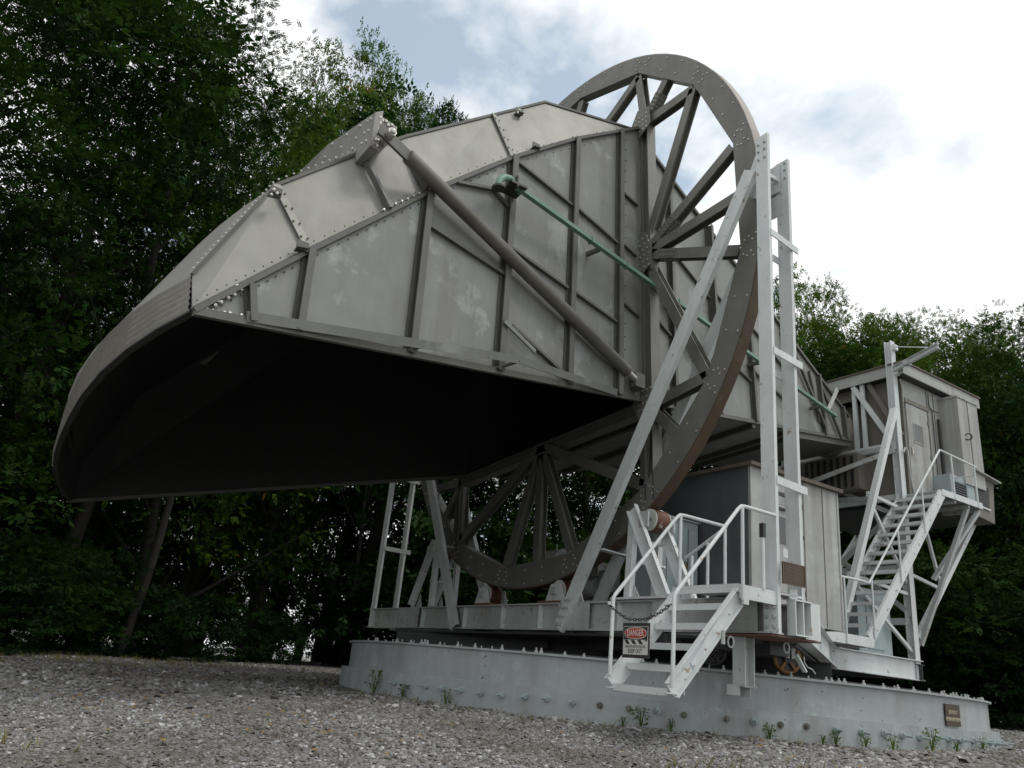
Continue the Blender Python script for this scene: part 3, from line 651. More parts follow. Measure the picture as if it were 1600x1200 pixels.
bolt_me = MB().cyl((0, 0, 0), (0, 0, .02), .022, 6).cyl((0, 0, .02), (0, 0, .045), .011, 6).mesh('rim_bolt', M['white2'])
stud_me = MB().cyl((0, 0, 0), (0, 0, .03), .008, 6).mesh('rim_stud', M['white2'])
r = random.Random(5); cnt = 0; a = -188.0
while a < -2:
    rr = RR - .06 + r.uniform(-.015, .015); p = (rr * math.cos(R_(a)), rr * math.sin(R_(a)), .60)
    share('rim_bolt', bolt_me if r.random() < .72 else stud_me, ring, p, (0, 0, r.uniform(0, 6)), (1, 1, r.uniform(.8, 1.25))); a += r.choice((.8, 1.0, 1.8, 2.6, 3.4))
ab = MB(); ab.cyl((0, 0, 0), (.03, 0, 0), .045, 8); ab.box((.045, 0, 0), (.03, .05, .05)); ab.cyl((.03, 0, 0), (.15, 0, 0), .015, 6)
abm = ab.mesh('anchor_bolt', M['cabinet']); ab2 = MB().cyl((0, 0, 0), (.02, 0, 0), .04, 8).cyl((.02, 0, 0), (.06, 0, 0), .022, 6).mesh('anchor_bolt', M['tube'])
angs = [-171.6, -168.5, -164.6, -161.5, -158.2, -154.9, -151.7, -148.4, -145.4, -142, -138.6, -135, -131.6, -128.4, -123.3, -120, -116.7, -113.4, -109.4, -105.8, -102.3, -99.3, -96.2, -92.9, -90, -87.2, -83.4, -79.9, -76.5, -73, -69.5, -66]
for i, a in enumerate(angs):
    p = ((RR + .10) * math.cos(R_(a)), (RR + .10) * math.sin(R_(a)), .13 + r.uniform(-.008, .008))
    share('anchor_bolt', abm if (i < 10 or i > 17 or i % 3 == 0) else ab2, ring, p, (0, r.uniform(-.05, .1), R_(a + r.uniform(-8, 8))), (1, .85, .85))
# ================================================================== TEXT
def text_mesh(name, body, size, mt, sx=1.0, ext=.002, bold=0.0, spacing=1.0):
    cu = bpy.data.curves.new(name, 'FONT'); cu.body = body; cu.size = size; cu.extrude = ext; cu.align_x = 'CENTER'; cu.align_y = 'CENTER'; cu.offset = bold; cu.space_line = spacing; cu.resolution_u = 3
    o = bpy.data.objects.new(name, cu); COL.objects.link(o); bpy.context.view_layer.update()
    me = bpy.data.meshes.new_from_object(o.evaluated_get(bpy.context.evaluated_depsgraph_get())); bpy.data.objects.remove(o)
    me.materials.clear(); me.materials.append(M[mt]); me.name = name
    n = len(me.vertices); a = np.empty(n * 3, np.float32); me.vertices.foreach_get('co', a); a = a.reshape(-1, 3); a[:, 0] *= sx; me.vertices.foreach_set('co', a.ravel()); return me
def orient(p, xdir, nrm):
    x = V(xdir).normalized(); z = V(nrm).normalized(); x = (x - z * x.dot(z)).normalized(); y = z.cross(x); m_ = Matrix((x, y, z)).transposed().to_4x4(); m_.translation = p; return m_
def letter(name, body, size, mt, parent, p, xdir, nrm, **kw):
    o = bpy.data.objects.new(name, text_mesh(name, body, size, mt, **kw)); COL.objects.link(o); o.parent = parent; o.matrix_local = orient(V(p), xdir, nrm); return o
# bronze number plate on the ring
a = R_(-86.1); nrm = V((math.cos(a), math.sin(a), 0)); tan = V((-nrm.y, nrm.x, 0)); pc = V((RC.x, 0, 0)) + nrm * (RR + .012) + V((0, 0, .385))
pl = thing('name_plaque', 'small brown plaque lettered 20-FOOT HORN ANTENNA on the right end of the base ring', 'plaque', pc)
MB().box(pc, (.34, .016, .235), Matrix.Rotation(a + math.pi / 2, 3, 'Z')).build('plate', M['bronze'], pl)
letter('lettering', '20-FOOT', .058, 'cream', pl, V((0, 0, .03)) + nrm * .0105, tan, nrm, sx=.9)
letter('lettering', 'HORN ANTENNA', .058, 'cream', pl, V((0, 0, -.045)) + nrm * .0105, tan, nrm, sx=.78)

# ================================================================== SUPPORT FRAME (turntable with A-frame posts)
fr = thing('turntable_frame', 'pale grey steel turntable frame with tall double posts and diagonals around the wheel', 'frame', (0, 0, .954))
XA, XB, YP, Z0, Z1 = -.144, .30, 4.73, .954, 1.308
XAg = -.20
for X, nm in ((XAg, 'girder'), (XB + .09, 'girder')):
    MB().ibeam((X, -YP - .1, (Z0 + Z1) / 2), (X, YP + .1, (Z0 + Z1) / 2), .17, Z1 - Z0, (0, 0, 1), .018).build(nm, M['white2'], fr)
for Y in (-3.30, -2.55, -1.7, -.9, 0.05, 1.15, 2.6, 3.6): MB().box((XAg - .04, Y, (Z0 + Z1) / 2), (.085, .014, Z1 - Z0 - .036)).build('stiffener', M['white'], fr)
for Y0_, Y1_ in ((-2.0, -1.35), (2.7, 3.5)): MB().box((XAg - .082, (Y0_ + Y1_) / 2, (Z0 + Z1) / 2), (.012, Y1_ - Y0_, Z1 - Z0 - .038)).build('web_plate', M['white2'], fr)
MB().box((XAg - .084, -3.9, (Z0 + Z1) / 2), (.012, 1.5, Z1 - Z0 - .04)).build('web_plate', M['white2'], fr)
MB().box((XAg, -2.95, Z1 + .02), (.26, 1.0, .025)).build('top_plate', M['white'], fr)
def post(X, Y, z0, z1): return MB().chan((X - .07, Y, z0), (X - .07, Y, z1), .045, .175, (0, 1, 0), .014, -1).build('post', M['white'], fr)
bolts4 = MB()
pA = post(XA - .05, -YP - .07, Z0, 6.84); pB = post(XB - .03, -YP - .0, Z0 + .1, 6.72)
pC = post(XA - .05, YP, Z0, 6.6); pD = post(XB - .03, YP, Z0, 6.6)
for i in range(4):
    for j in (-1, 1):
        p = (XA - .127, -YP - .07 + .045 * j, 1.02 + .09 * i); bolts4.cyl(p, (p[0] - .02, p[1], p[2]), .02, 6)
for z in (6.5, 6.62, 6.72):
    for j in (-1, 1):
        p = (XA - .125, -YP - .07 + .045 * j, z); bolts4.cyl(p, (p[0] - .015, p[1], p[2]), .015, 6); p = (XB - .106, -YP + .045 * j, z - .05); bolts4.cyl(p, (p[0] - .015, p[1], p[2]), .015, 6)
bolts4.build('post_bolts', M['white2'], fr, kind='stuff')
# wide cover channel between the posts below, as in the photo two cells
MB().box((XB + .02, -YP - .11, 1.13), (.24, .012, .36)).build('end_plate', M['white'], fr)
for X in (-.05, .07, .19): MB().box((X, -YP - .15, 1.13), (.014, .10, .32)).build('end_rib', M['white'], fr)
for z in (.965, 1.295): MB().box((.07, -YP - .15, z), (.26, .11, .014)).build('end_rib', M['white'], fr)
MB().box((.0, -YP - .13, 1.36), (.12, .02, .10)).build('end_plate', M['white'], fr)
for z in (5.44, 3.94, 2.48):
    MB().bar((XA - .10, -YP - .165, z), (XB + .04, -YP - .09, z), .014, .085).build('tie_bar', M['white'], fr)
    MB().bar((XA - .05, -YP + .05, z - .12), (XB, -YP + .09, z - .12), .014, .085).build('tie_bar', M['white'], fr)
    MB().bar((XA - .10, YP - .1, z), (XB + .04, YP - .09, z), .014, .085).build('tie_bar', M['white2'], fr)
for z in (1.74, 1.5): MB().box((XA - .0, -YP - .165, z), (.07, .012, .09)).build('tie_bar', M['white'], fr)
# head plates near the post tops
MB().slab([(XB - .11, -YP + .5, 6.3), (XB - .11, -YP + .02, 6.28), (XB - .11, -YP + .02, 6.7), (XB - .11, -YP + .28, 6.66)], (-.014, 0, 0)).build('head_plate', M['white'], fr)
MB().slab([(XA + .03, -YP + .36, 6.25), (XA + .03, -YP, 6.0), (XA + .03, -YP, 6.72), (XA + .03, -YP + .14, 6.72)], (-.014, 0, 0)).build('head_plate', M['white'], fr)
MB().slab([(XB - .09, -YP + .24, 5.95), (XB - .09, -YP + .0, 5.95), (XB - .09, -YP + .0, 6.25), (XB - .09, -YP + .34, 6.25), (XB - .09, -YP + .36, 6.1)], (-.014, 0, 0)).build('head_plate', M['white'], fr)
MB().bar((XA, -YP + .05, 6.45), (XB, -YP + .05, 6.45), .05, .05).build('tie_bar', M['white'], fr)
def diag(a, b, w=.07, h=.19): return MB().chan(V(a) - V((.06, 0, 0)), V(b) - V((.06, 0, 0)), w, h, (0, 1, .6), .014, 1).build('diagonal', M['white'], fr)
diag((XA - .08, -YP + .10, 6.42), (XA - .13, -1.42, .97)); diag((XB - .02, -YP + .12, 6.4), (XB + .03, -1.42, 1.3))
diag((XA - .08, YP - .10, 6.42), (XA - .13, 1.35, .97)); diag((XB - .02, YP - .12, 6.4), (XB + .03, 1.35, 1.3))
bolts4 = MB()
dd = (V((XA - .13, -1.42, .97)) - V((XA - .08, -YP + .10, 6.42))).normalized()
for i in range(4):
    for j in (0, 1):
        p = V((XA - .13, -1.42, .97)) - dd * (.06 + .12 * i) + V((-.075, .04 - .08 * j, 0)); bolts4.cyl(p, p - V((.03, 0, 0)), .02, 6)
bolts4.build('post_bolts', M['white2'], fr, kind='stuff')
pz = PX(XA, 950, 860); MB().bar(PX(XA - .1, 938, 858), PX(XA + .42, 984, 871), .12, .02).build('tie_bar', M['white'], fr)
MB().bar(V((XA - .1, 1.35 + .9, 2.35)), V((XB, 1.35 + .9, 2.35)), .10, .02).build('tie_bar', M['white2'], fr)
# plan beams: slanting from the girder ends to the cab legs, and straight rear beams
for s in (-1, 1):
    MB().ibeam((.45, s * 4.6, 1.13), (5.35, s * 1.5, 1.13), .16, .352, (0, 0, 1), .016).build('plan_beam', M['white'], fr)
    MB().ibeam((5.3, s * 1.4, 1.13), (8.1, s * 1.4, 1.13), .15, .354, (0, 0, 1), .016).build('rear_beam', M['white'], fr)
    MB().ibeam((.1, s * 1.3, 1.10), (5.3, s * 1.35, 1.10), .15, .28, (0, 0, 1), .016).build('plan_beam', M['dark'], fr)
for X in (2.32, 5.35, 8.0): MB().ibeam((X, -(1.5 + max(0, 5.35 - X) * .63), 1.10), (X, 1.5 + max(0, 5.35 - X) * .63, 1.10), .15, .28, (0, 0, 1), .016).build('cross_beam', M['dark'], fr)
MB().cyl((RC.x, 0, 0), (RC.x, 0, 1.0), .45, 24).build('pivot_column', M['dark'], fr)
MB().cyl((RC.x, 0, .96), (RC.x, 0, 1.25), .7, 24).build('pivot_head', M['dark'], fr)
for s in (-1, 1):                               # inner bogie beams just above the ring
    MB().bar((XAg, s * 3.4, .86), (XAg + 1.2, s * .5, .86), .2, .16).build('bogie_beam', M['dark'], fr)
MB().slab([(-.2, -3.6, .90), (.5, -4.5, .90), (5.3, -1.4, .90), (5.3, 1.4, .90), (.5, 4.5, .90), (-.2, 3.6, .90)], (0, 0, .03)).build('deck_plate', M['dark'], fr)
# beam under deck, shade painted into its colour
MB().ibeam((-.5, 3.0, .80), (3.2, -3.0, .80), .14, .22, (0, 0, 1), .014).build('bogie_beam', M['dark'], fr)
# cab legs and mast
Yc = -1.36
for s in (-1, 1):
    y = s * 1.36
    MB().ibeam((8.0, y, Z0), (8.0, y, 7.78 if s < 0 else 7.0), .15, .15, (0, 1, 0), .012).build('mast', M['white'], fr)
    MB().chan((7.78, y - .10 * 1, 6.2), (5.50, y - .10, 1.32), .10, .12, (0, 1, 0), .012).build('leg', M['white'], fr)
    MB().chan((10.7, y - .0, 4.45), (8.12, y - .0, 1.75), .10, .10, (0, 1, 0), .012).build('leg', M['white'], fr)
for z in (5.46, 4.4, 3.0, 2.0):
    MB().bar((8.0, -1.36, z), (8.0, 1.36, z), .08, .12 if z != 5.46 else .16).build('cross_bar', M['white'], fr)
for a, b in (((7.95, -1.3, 4.0), (7.95, 1.3, 5.4)), ((7.95, -1.3, 2.2), (7.95, 1.3, 4.2)), ((7.97, 1.3, 2.2), (7.97, -1.3, 4.2)), ((7.9, -1.36, 5.35), (6.9, 1.0, 4.45)), ((7.2, -1.36, 4.2), (7.9, 1.2, 4.6))):
    MB().bar(a, b, .05, .09).build('cross_brace', M['white2'], fr)
# bracing between the leg and the mast on both sides
for s in (-1, 1):
    y = s * 1.36
    for a, b in (((6.85, 4.25), (7.95, 4.15)), ((6.85, 4.2), (7.95, 2.7)), ((6.1, 2.62), (7.95, 2.5)), ((6.1, 2.6), (7.95, 1.45)), ((8.05, 2.9), (9.15, 2.75)), ((9.15, 2.8), (8.05, 1.45)), ((8.6, 4.4), (9.15, 2.8))):
        MB().bar((a[0], y, a[1]), (b[0], y, b[1]), .05, .06).build('lattice_bar', M['white'], fr)
MB().bar((6.4, -1.0, 3.6), (8.0, 1.2, 2.7), .05, .1).build('cross_brace', M['white2'], fr)
# --- near side roller tower and low rollers
def roller(p, ax, r_, w, name_parent):
    ax = V(ax).normalized(); p = V(p)
    o = MB().cyl(p - ax * w / 2, p + ax * w / 2, r_, 22).build('roller', M['roller'], name_parent)
    MB().cyl(p - ax * (w / 2 + .015), p - ax * w / 2, r_ * .97, 22).cyl(p + ax * w / 2, p + ax * (w / 2 + .015), r_ * .97, 22).build('roller_face', M['signwhite'], o)
    MB().cyl(p - ax * (w / 2 + .1), p + ax * (w / 2 + .1), .035, 10).build('axle', M['black'], o); return o
def onwheel(deg, r_): return V((.087, (4.575 + r_) * math.cos(R_(deg)), HC + (4.575 + r_) * math.sin(R_(deg))))
for s in (-1, 1):
    tw = thing('roller_tower', ('pale grey stand with rusty guide roller beside the front stairs' if s < 0 else 'shaded A-shaped stand with guide roller under the far side of the big wheel'), 'roller stand', (.087, s * 2.9, Z1), 'guide roller stands')
    rp_ = onwheel(270 + s * 36.0, .15); roller(rp_, (1, 0, 0), .145, .22, tw)
    for X in (-.13, .31):
        MB().bar((X, s * 2.56, Z1 + .03), (X, s * 2.60, 2.40), .10, .08, (1, 0, 0)).build('leg', M['white'], tw)
        MB().chan((X - .03, s * 2.62, 2.46), (X - .03, s * 3.24, Z1 + .03), .06, .17, (0, 1, .3), .012, -1).build('leg', M['white'], tw)
        MB().box((X - .035, rp_.y + s * .05, rp_.z - .02), (.03, .16, .2)).build('bearing_plate', M['white2'], tw)
        MB().slab([(X + .02, s * 2.56, Z1 + .03), (X + .02, s * 2.75, Z1 + .03), (X + .02, s * 2.56, Z1 + .3)], (.012, 0, 0)).slab([(X + .02, s * 3.2, Z1 + .03), (X + .02, s * 2.98, Z1 + .03), (X + .02, s * 3.08, Z1 + .26)], (.012, 0, 0)).build('gusset', M['white2'], tw)
    for z in (1.78, 2.05): MB().cyl((-.13, s * 2.72, z), (.31, s * 2.72, z), .02, 10).build('rung', M['white'], tw)
    bw = thing('roller_bearing', ('low rusty roller in a pale grey bracket, left of the near diagonal on the girder' if s < 0 else 'low shaded roller in a bracket on the girder, far side of the wheel bottom'), 'roller', (.087, s * .95, Z1), 'wheel support rollers')
    q = onwheel(270 + s * 11.8, .17); roller(q, (1, 0, 0), .165, .2, bw)
    for X in (-.08, .255):
        MB().slab([(X, q.y - .24, Z1 + .003), (X, q.y + .24, Z1 + .003), (X, q.y + .11, q.z + .1), (X, q.y - .11, q.z + .1)], (.025, 0, 0)).build('bracket', M['white'], bw)
    MB().box((-.1, q.y, q.z), (.05, .12, .1)).build('bearing_cap', M['white2'], bw)
    MB().box((.087, q.y - .1 * s, Z1 + .03), (.42, .5, .05)).build('bed_plate', M['yrust'], bw)
# --- bogies under the frame
for deg, sgn in ((-114.0, 1), (-124.5, 2), (113, 5)):
    lab = {1: 'rusty orange track wheel under the tall double posts, beside the yellow rust stains', 2: 'dark track wheel half hidden behind the front stairs', 3: 'shaded track wheel on the left part of the base ring', 4: 'track wheel at the far left of the ring', 5: 'track wheel at the far side of the ring', 6: 'track wheel at the far right of the ring', 7: 'track wheel at the right under the rear beam'}[sgn]
    rr = 4.60; c = V((RC.x + rr * math.cos(R_(deg)), rr * math.sin(R_(deg)), .79)); ax = V((math.cos(R_(deg)), math.sin(R_(deg)), 0))
    bg = thing('track_wheel', lab, 'wheel', c - V((0, 0, .16)), 'track wheels on the ring')
    o = MB().torus(c, ax, .145, .022, 24, 8).build('wheel_rim', M['yrust' if sgn == 1 else 'black'], bg)
    MB().cyl(c - ax * .05, c + ax * .035, .05, 12).cyl(c - ax * .06, c - ax * .0, .13, 20).build('wheel_hub', M['black'], bg)
    sp = MB()
    for k in range(5): sp.bar(c + ax * .02, c + ax * .02 + (Matrix.Rotation(k * 2 * math.pi / 5, 3, ax) @ V((0, 0, .14))), .03, .02, ax)
    sp.build('wheel_spokes', M['yrust' if sgn == 1 else 'black'], bg)
    t_ = V((-ax.y, ax.x, 0))
    for k in (-1, 1): MB().slab([c + ax * .06 + t_ * (.012 * k), c + ax * .06 + t_ * (.055 * k), c + ax * .06 + t_ * (.055 * k) + V((0, 0, .2)), c + ax * .06 + t_ * (.012 * k) + V((0, 0, .2))], ax * .02).build('fork', M['white2'], bg)
# lifting shackles
for x, y, lb in ((1142, 1003, 'pale grey lifting shackle hanging left of the bracket under the girder'), (1229, 1012, 'pale grey lifting shackle in front of the rusty track wheel')):
    p = PY(-4.45, x, y); sh = thing('shackle', lb, 'shackle', p, 'lifting shackles')
    MB().torus(p, (.5, 1, 0), .030, .010, 14, 6, (1.7, 1), (0, 0, 1)).build('ring', M['white'], sh)
# hold-down bracket
hb = thing('hold_down_bracket', 'pale grey steel bracket gripping the ring flange between the two track wheels', 'bracket', (.1, -4.28, .4))
hx, hy = PY(-4.28, 1162, 1035).x, -4.28
MB().ibeam((hx, hy, .46), (hx, hy, .95), .16, .15, (1, 0, 0), .014).build('column', M['white'], hb)
MB().box((hx, hy, .452), (.19, .19, .018)).box((hx, hy, .40), (.014, .17, .09)).build('clamp', M['white2'], hb)
MB().box((hx - .13, hy + .03, .41), (.14, .04, .10), Matrix.Rotation(R_(-28), 3, 'Z')).build('clamp_plate', M['white2'], hb)
# rusty soffit of the girder end and bent strap
MB().box((.05, -4.55, .935), (.75, .62, .012)).build('soffit', M['rust'], fr)
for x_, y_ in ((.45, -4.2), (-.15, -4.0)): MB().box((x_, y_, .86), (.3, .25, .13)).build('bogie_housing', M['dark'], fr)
MB().bar(PY(-4.45, 1243, 1022), PY(-4.45, 1258, 1050), .05, .02).build('strap', M['white'], fr)
MB().tube([PY(-4.45, x, y) for x, y in ((1256, 1026), (1257, 1036), (1262, 1043), (1269, 1046), (1274, 1053))], .007, 6).build('cable', M['white2'], fr)

# ================================================================== BRONZE TABLET on the posts
tp = PY(-4.93, 1240, 898)
tb = thing('bronze_tablet', 'dark bronze landmark tablet with raised lines of text on the near double post', 'plaque', tp)
MB().box(tp, (.34, .014, .215)).build('plate', M['bronze'], tb)
MB().bb(tp + V((-.17, -.012, .1)), tp + V((.17, -.004, .1075))).bb(tp + V((-.17, -.012, -.1075)), tp + V((.17, -.004, -.1))).bb(tp + V((-.17, -.012, -.1)), tp + V((-.162, -.004, .1))).bb(tp + V((.162, -.012, -.1)), tp + V((.17, -.004, .1))).build('border', M['bronze2'], tb)
rr_ = random.Random(3); mb = MB()
for k in range(9):
    x = -.14
    while x < .135:
        w = rr_.uniform(.01, .035); w = min(w, .14 - x); mb.bb(tp + V((x, -.0095, .078 - k * .019)), tp + V((x + w, -.006, .086 - k * .019))); x += w + .009
mb.build('raised_text', M['bronze2'], tb, kind='stuff')

# ================================================================== FRONT STAIRS
fs = thing('front_stairs', 'short pale grey steel stairs with pipe handrails in front of the wheel, chained off', 'stairs', (-1.3, -4.45, .31))
YN, YF, XS, XE, ZS, ZE = -4.87, -4.03, -1.66, -.80, .31, 1.33
slope = (XE - XS) / (ZE - ZS)
for Y, sd_ in ((YN + .05, 1), (YF - .05, -1)):
    MB().chan((XS + .03, Y, ZS + .03), (XE + .03, Y, ZE - .08), .06, .16, (-1, 0, .8), .012, sd_).build('stringer', M['white'], fs)
    MB().box((XS + .05, Y + .0, ZS + .01), (.15, .06, .012)).build('foot_plate', M['white'], fs)
MB().slab([PY(YN + .03, *p) for p in ((1079, 1036), (1087, 1049), (1156, 955), (1156, 926), (1146, 926))], (0, .012, 0)).build('stringer_plate', M['white'], fs)
nT = 5
for i in range(nT):
    f = i / nT; z = ZS + .045 + (ZE - ZS - .02) * f; x = XS + .02 + (XE - XS) * f
    t_ = MB().bb((x, YN + .064, z - .012), (x + .21, YF - .064, z)).bb((x, YN + .064, z - .06), (x + .012, YF - .064, z - .0125)).bb((x + .2, YN + .064, z - .04), (x + .212, YF - .064, z - .0125))
    t_.build('tread', M['white'], fs)
MB().bb((XE, YN, ZE), (XE + .95, YF + .05, ZE + .02)).build('landing', M['white'], fs)
mb = MB()
mb.bb((XE - .0, YN, ZE - .055), (XE + .012, YF + .05, ZE - .001)).bb((XE + .012, YN, ZE - .11), (XE + .6, YN + .012, ZE - .001)); mb.build('landing_edge', M['white'], fs)
mb = MB()
for i in range(26): mb.bb((XE + .02 + i * .035, YN + .02, ZE + .021), (XE + .026 + i * .035, YF, ZE + .03))
mb.build('grating', M['white2'], fs, kind='stuff')
rt_ = .019
zr0, zr1 = 1.16, 2.10
MB().tube([(XS, YN - .02, .36), (XS, YN - .02, zr0 - .03), (XS + .02, YN - .02, zr0), (XE - .03, YN - .02, zr1 - .04), (XE + .02, YN - .02, zr1), (XE + .08, YN - .02, zr1 + .005), (-.28, YN - .02, zr1)], rt_, 10).build('handrail', M['white'], fs)
MB().tube([(XS, YF - .04, .42), (XS, YF - .04, zr0 - .03), (XS + .02, YF - .04, zr0), (XE - .04, YF - .04, zr1 - .04), (XE + .01, YF - .04, zr1), (XE + .08, YF - .04, zr1 + .005), (-.08, YF - .04, zr1), (-.06, YF + .0, zr1 - .01), (-.05, YF + .6, 1.8)], rt_, 10).build('handrail', M['white'], fs)
for p in (((XE + .02, YN - .03, 1.2), (XE + .02, YN - .03, zr1)), ((-.45, YN + .0, 1.35), (-.45, YN + .0, 1.86)), ((XE + .02, YF - .04, ZE), (XE + .02, YF - .04, zr1)), ((-.1, YF - .04, ZE), (-.1, YF - .04, zr1 - .02)), ((-.06, YF + .25, ZE), (-.06, YF + .25, 1.95)), ((-.05, YF + .5, ZE), (-.05, YF + .5, 1.82))):
    MB().tube(p, rt_ * .95, 10).build('baluster', M['white'], fs)
MB().box((-.45, YN, 1.92), (.04, .05, .14)).build('grip', M['black'], fs)
MB().box((XE + .05, YN - .03, 1.2), (.07, .03, .07)).build('clip', M['white'], fs); MB().cyl((XS + .62, YN - .02, .78), (XS + .62, YN - .02, .90), .02, 8).build('clip', M['white2'], fs)
bl = MB()
for f in (.12, .25, .42, .6, .8): p = V((XS + .05, YN, ZS + .05)).lerp(V((XE, YN, ZE - .08)), f); bl.dome(p + V((.02, -.006, -.02)), (0, -1, 0), .012)
bl.build('stringer_bolts', M['white2'], fs, kind='stuff')

# chain and danger sign
ch = thing('chain', 'black chain hanging across the foot of the front stairs', 'chain', (XS - .03, -4.47, .93))
pts = []
P0, P1, P2, P3 = V((XS - .03, YF - .02, 1.06)), V((XS - .04, -4.34, .925)), V((XS - .04, -4.59, .925)), V((XS - .02, YN - .0, 1.05))
def sag(a, b, s, n): return [a.lerp(b, i / n) - V((0, 0, s * 4 * (i / n) * (1 - i / n))) for i in range(n)]
path = sag(P0, P1, .012, 9) + sag(P1, P2, .004, 7) + sag(P2, P3, .012, 9) + [P3]
mb = MB()
for i in range(len(path) - 1):
    c = (path[i] + path[i + 1]) / 2; d = (path[i + 1] - path[i]).normalized(); nn = V((1, 0, 0)) if i % 2 else d.cross(V((1, 0, 0)))
    mb.torus(c, nn, .0125, .0045, 10, 5, (1.75, 1), d)
mb.build('links', M['black'], ch, kind='stuff')
MB().cyl(P0, P0 + V((0, 0, .03)), .018, 8).build('hook', M['white'], ch); MB().cyl(P3 - V((0, .0, 0)), P3 + V((0, .08, .0)), .014, 8).build('hook', M['white'], ch)
sc_ = V((XS - .045, -4.463, .737)); sg_ = thing('danger_sign', 'red, black and white DANGER KEEP OUT sign hanging on the chain', 'sign', sc_)
NX = V((-1, 0, 0)); XD = V((0, -1, 0))
MB().box(sc_, (.008, .355, .305)).build('backing_plate', M['black'], sg_)
sp_ = MB().box(sc_ + NX * .006 + V((0, .0, -.0)), (.003, .325, .245)); sp_.build('face', M['signwhite'], sg_)
MB().box(sc_ + NX * .0085 + V((0, 0, .0625)), (.002, .315, .112)).build('black_panel', M['signblack'], sg_)
ov = []; ov2 = []
for i in range(40):
    t = 2 * math.pi * i / 40; c_, s_ = math.cos(t), math.sin(t); f = lambda v, p_: math.copysign(abs(v) ** p_, v)
    ov.append(sc_ + NX * .0096 + V((0, -.146 * f(c_, .75), .0625 + .050 * f(s_, .85)))); ov2.append(sc_ + NX * .0112 + V((0, -.139 * f(c_, .75), .0625 + .044 * f(s_, .85))))
MB().slab(ov, NX * .001).build('oval_border', M['signwhite'], sg_); MB().slab(ov2, NX * .001).build('red_oval', M['signred'], sg_)
letter('lettering', 'DANGER', .078, 'signwhite', sg_, V((-.0128, .0, .0625)), XD, NX, sx=.70, bold=.0006, ext=.0006)
letter('lettering', 'UNAUTHORIZED PERSONS', .034, 'signblack', sg_, V((-.0082, .0, -.055)), XD, NX, sx=.66, ext=.0006)
letter('lettering', 'KEEP OUT', .052, 'signblack', sg_, V((-.0082, .0, -.095)), XD, NX, sx=.78, bold=.0005, ext=.0006)
mb = MB()
for k in range(4):
    y = .15 - .088 * k; mb.slab([sc_ + V((-.0085, y, .004)), sc_ + V((-.0085, y - .045, .004)), sc_ + V((-.0085, y - .078, -.033)), sc_ + V((-.0085, y - .033, -.033))] if k < 3 else [sc_ + V((-.0085, y, .004)), sc_ + V((-.0085, y - .04, .004)), sc_ + V((-.0085, y - .04, -.01))], NX * .001)
mb.build('stripes', M['signblack'], sg_)

# ================================================================== HUT ON THE TURNTABLE
hut = thing('machine_hut', 'weathered plywood machine hut with dark side wall and flat roof behind the tall double posts', 'hut', (2.2, -2.2, 1.31))
HX0, HX1, HY0, HY1, HZ0, HZ1 = 1.24, 3.07, -3.3, -1.0, 1.31, 3.22
MB().bb((HX0, HY0, HZ0), (HX1, HY0 + .04, HZ1)).build('front_wall', M['cabwall'], hut)
MB().bb((HX0 + .001, HY0 + .041, HZ0), (HX0 + .04, HY1, HZ1)).build('side_wall', M['hutshade'], hut, label='dark side wall of the hut')
MB().bb((HX1 - .04, HY0 + .041, HZ0), (HX1 - .001, HY1, HZ1)).bb((HX0 + .041, HY1 - .04, HZ0), (HX1 - .041, HY1 - .001, HZ1)).build('rear_wall', M['cabwall'], hut)
MB().bb((HX0 - .06, HY0 - .07, HZ1), (HX1 + .06, HY1 + .05, HZ1 + .05)).build('roof', M['roof'], hut)
for x_ in (HX0 - .012, HX1 - .02): MB().bb((x_, HY0 - .012, HZ0), (x_ + .032, HY0 - .001, HZ1)).build('corner_trim', M['cabwall'], hut)
dr = MB().bb((1.5, HY0 - .02, HZ0 + .05), (2.2, HY0 - .001, HZ0 + 1.75)).build('door', M['cabwall'], hut)
MB().bb((1.72, HY0 - .03, HZ0 + .98), (2.04, HY0 - .021, HZ0 + 1.33)).build('window', M['glass'], dr)
MB().bb((1.62, HY0 - .05, HZ0 + 1.42), (2.1, HY0 - .021, HZ0 + 1.45)).bb((1.62, HY0 - .04, HZ0 + 1.6), (2.1, HY0 - .021, HZ0 + 1.66)).build('louvre', M['black'], dr)
MB().bb((1.55, HY0 - .06, HZ0 + .72), (1.7, HY0 - .021, HZ0 + .76)).build('handle', M['bolt'], dr)
MB().bb((2.23, HY0 - .03, HZ0 + 1.1), (2.26, HY0 - .005, HZ0 + 1.15)).build('hinge', M['black'], hut)
for x_ in (1.47, 2.3, 2.72): MB().bb((x_, HY0 - .008, HZ0 + .02), (x_ + .014, HY0 - .001, HZ1 - .01)).build('joint_batten', M['cabdark'], hut)
for z_ in (.35, 1.5): MB().bb((2.195, HY0 - .032, HZ0 + z_), (2.25, HY0 - .0205, HZ0 + z_ + .07)).build('hinge', M['black'], hut)
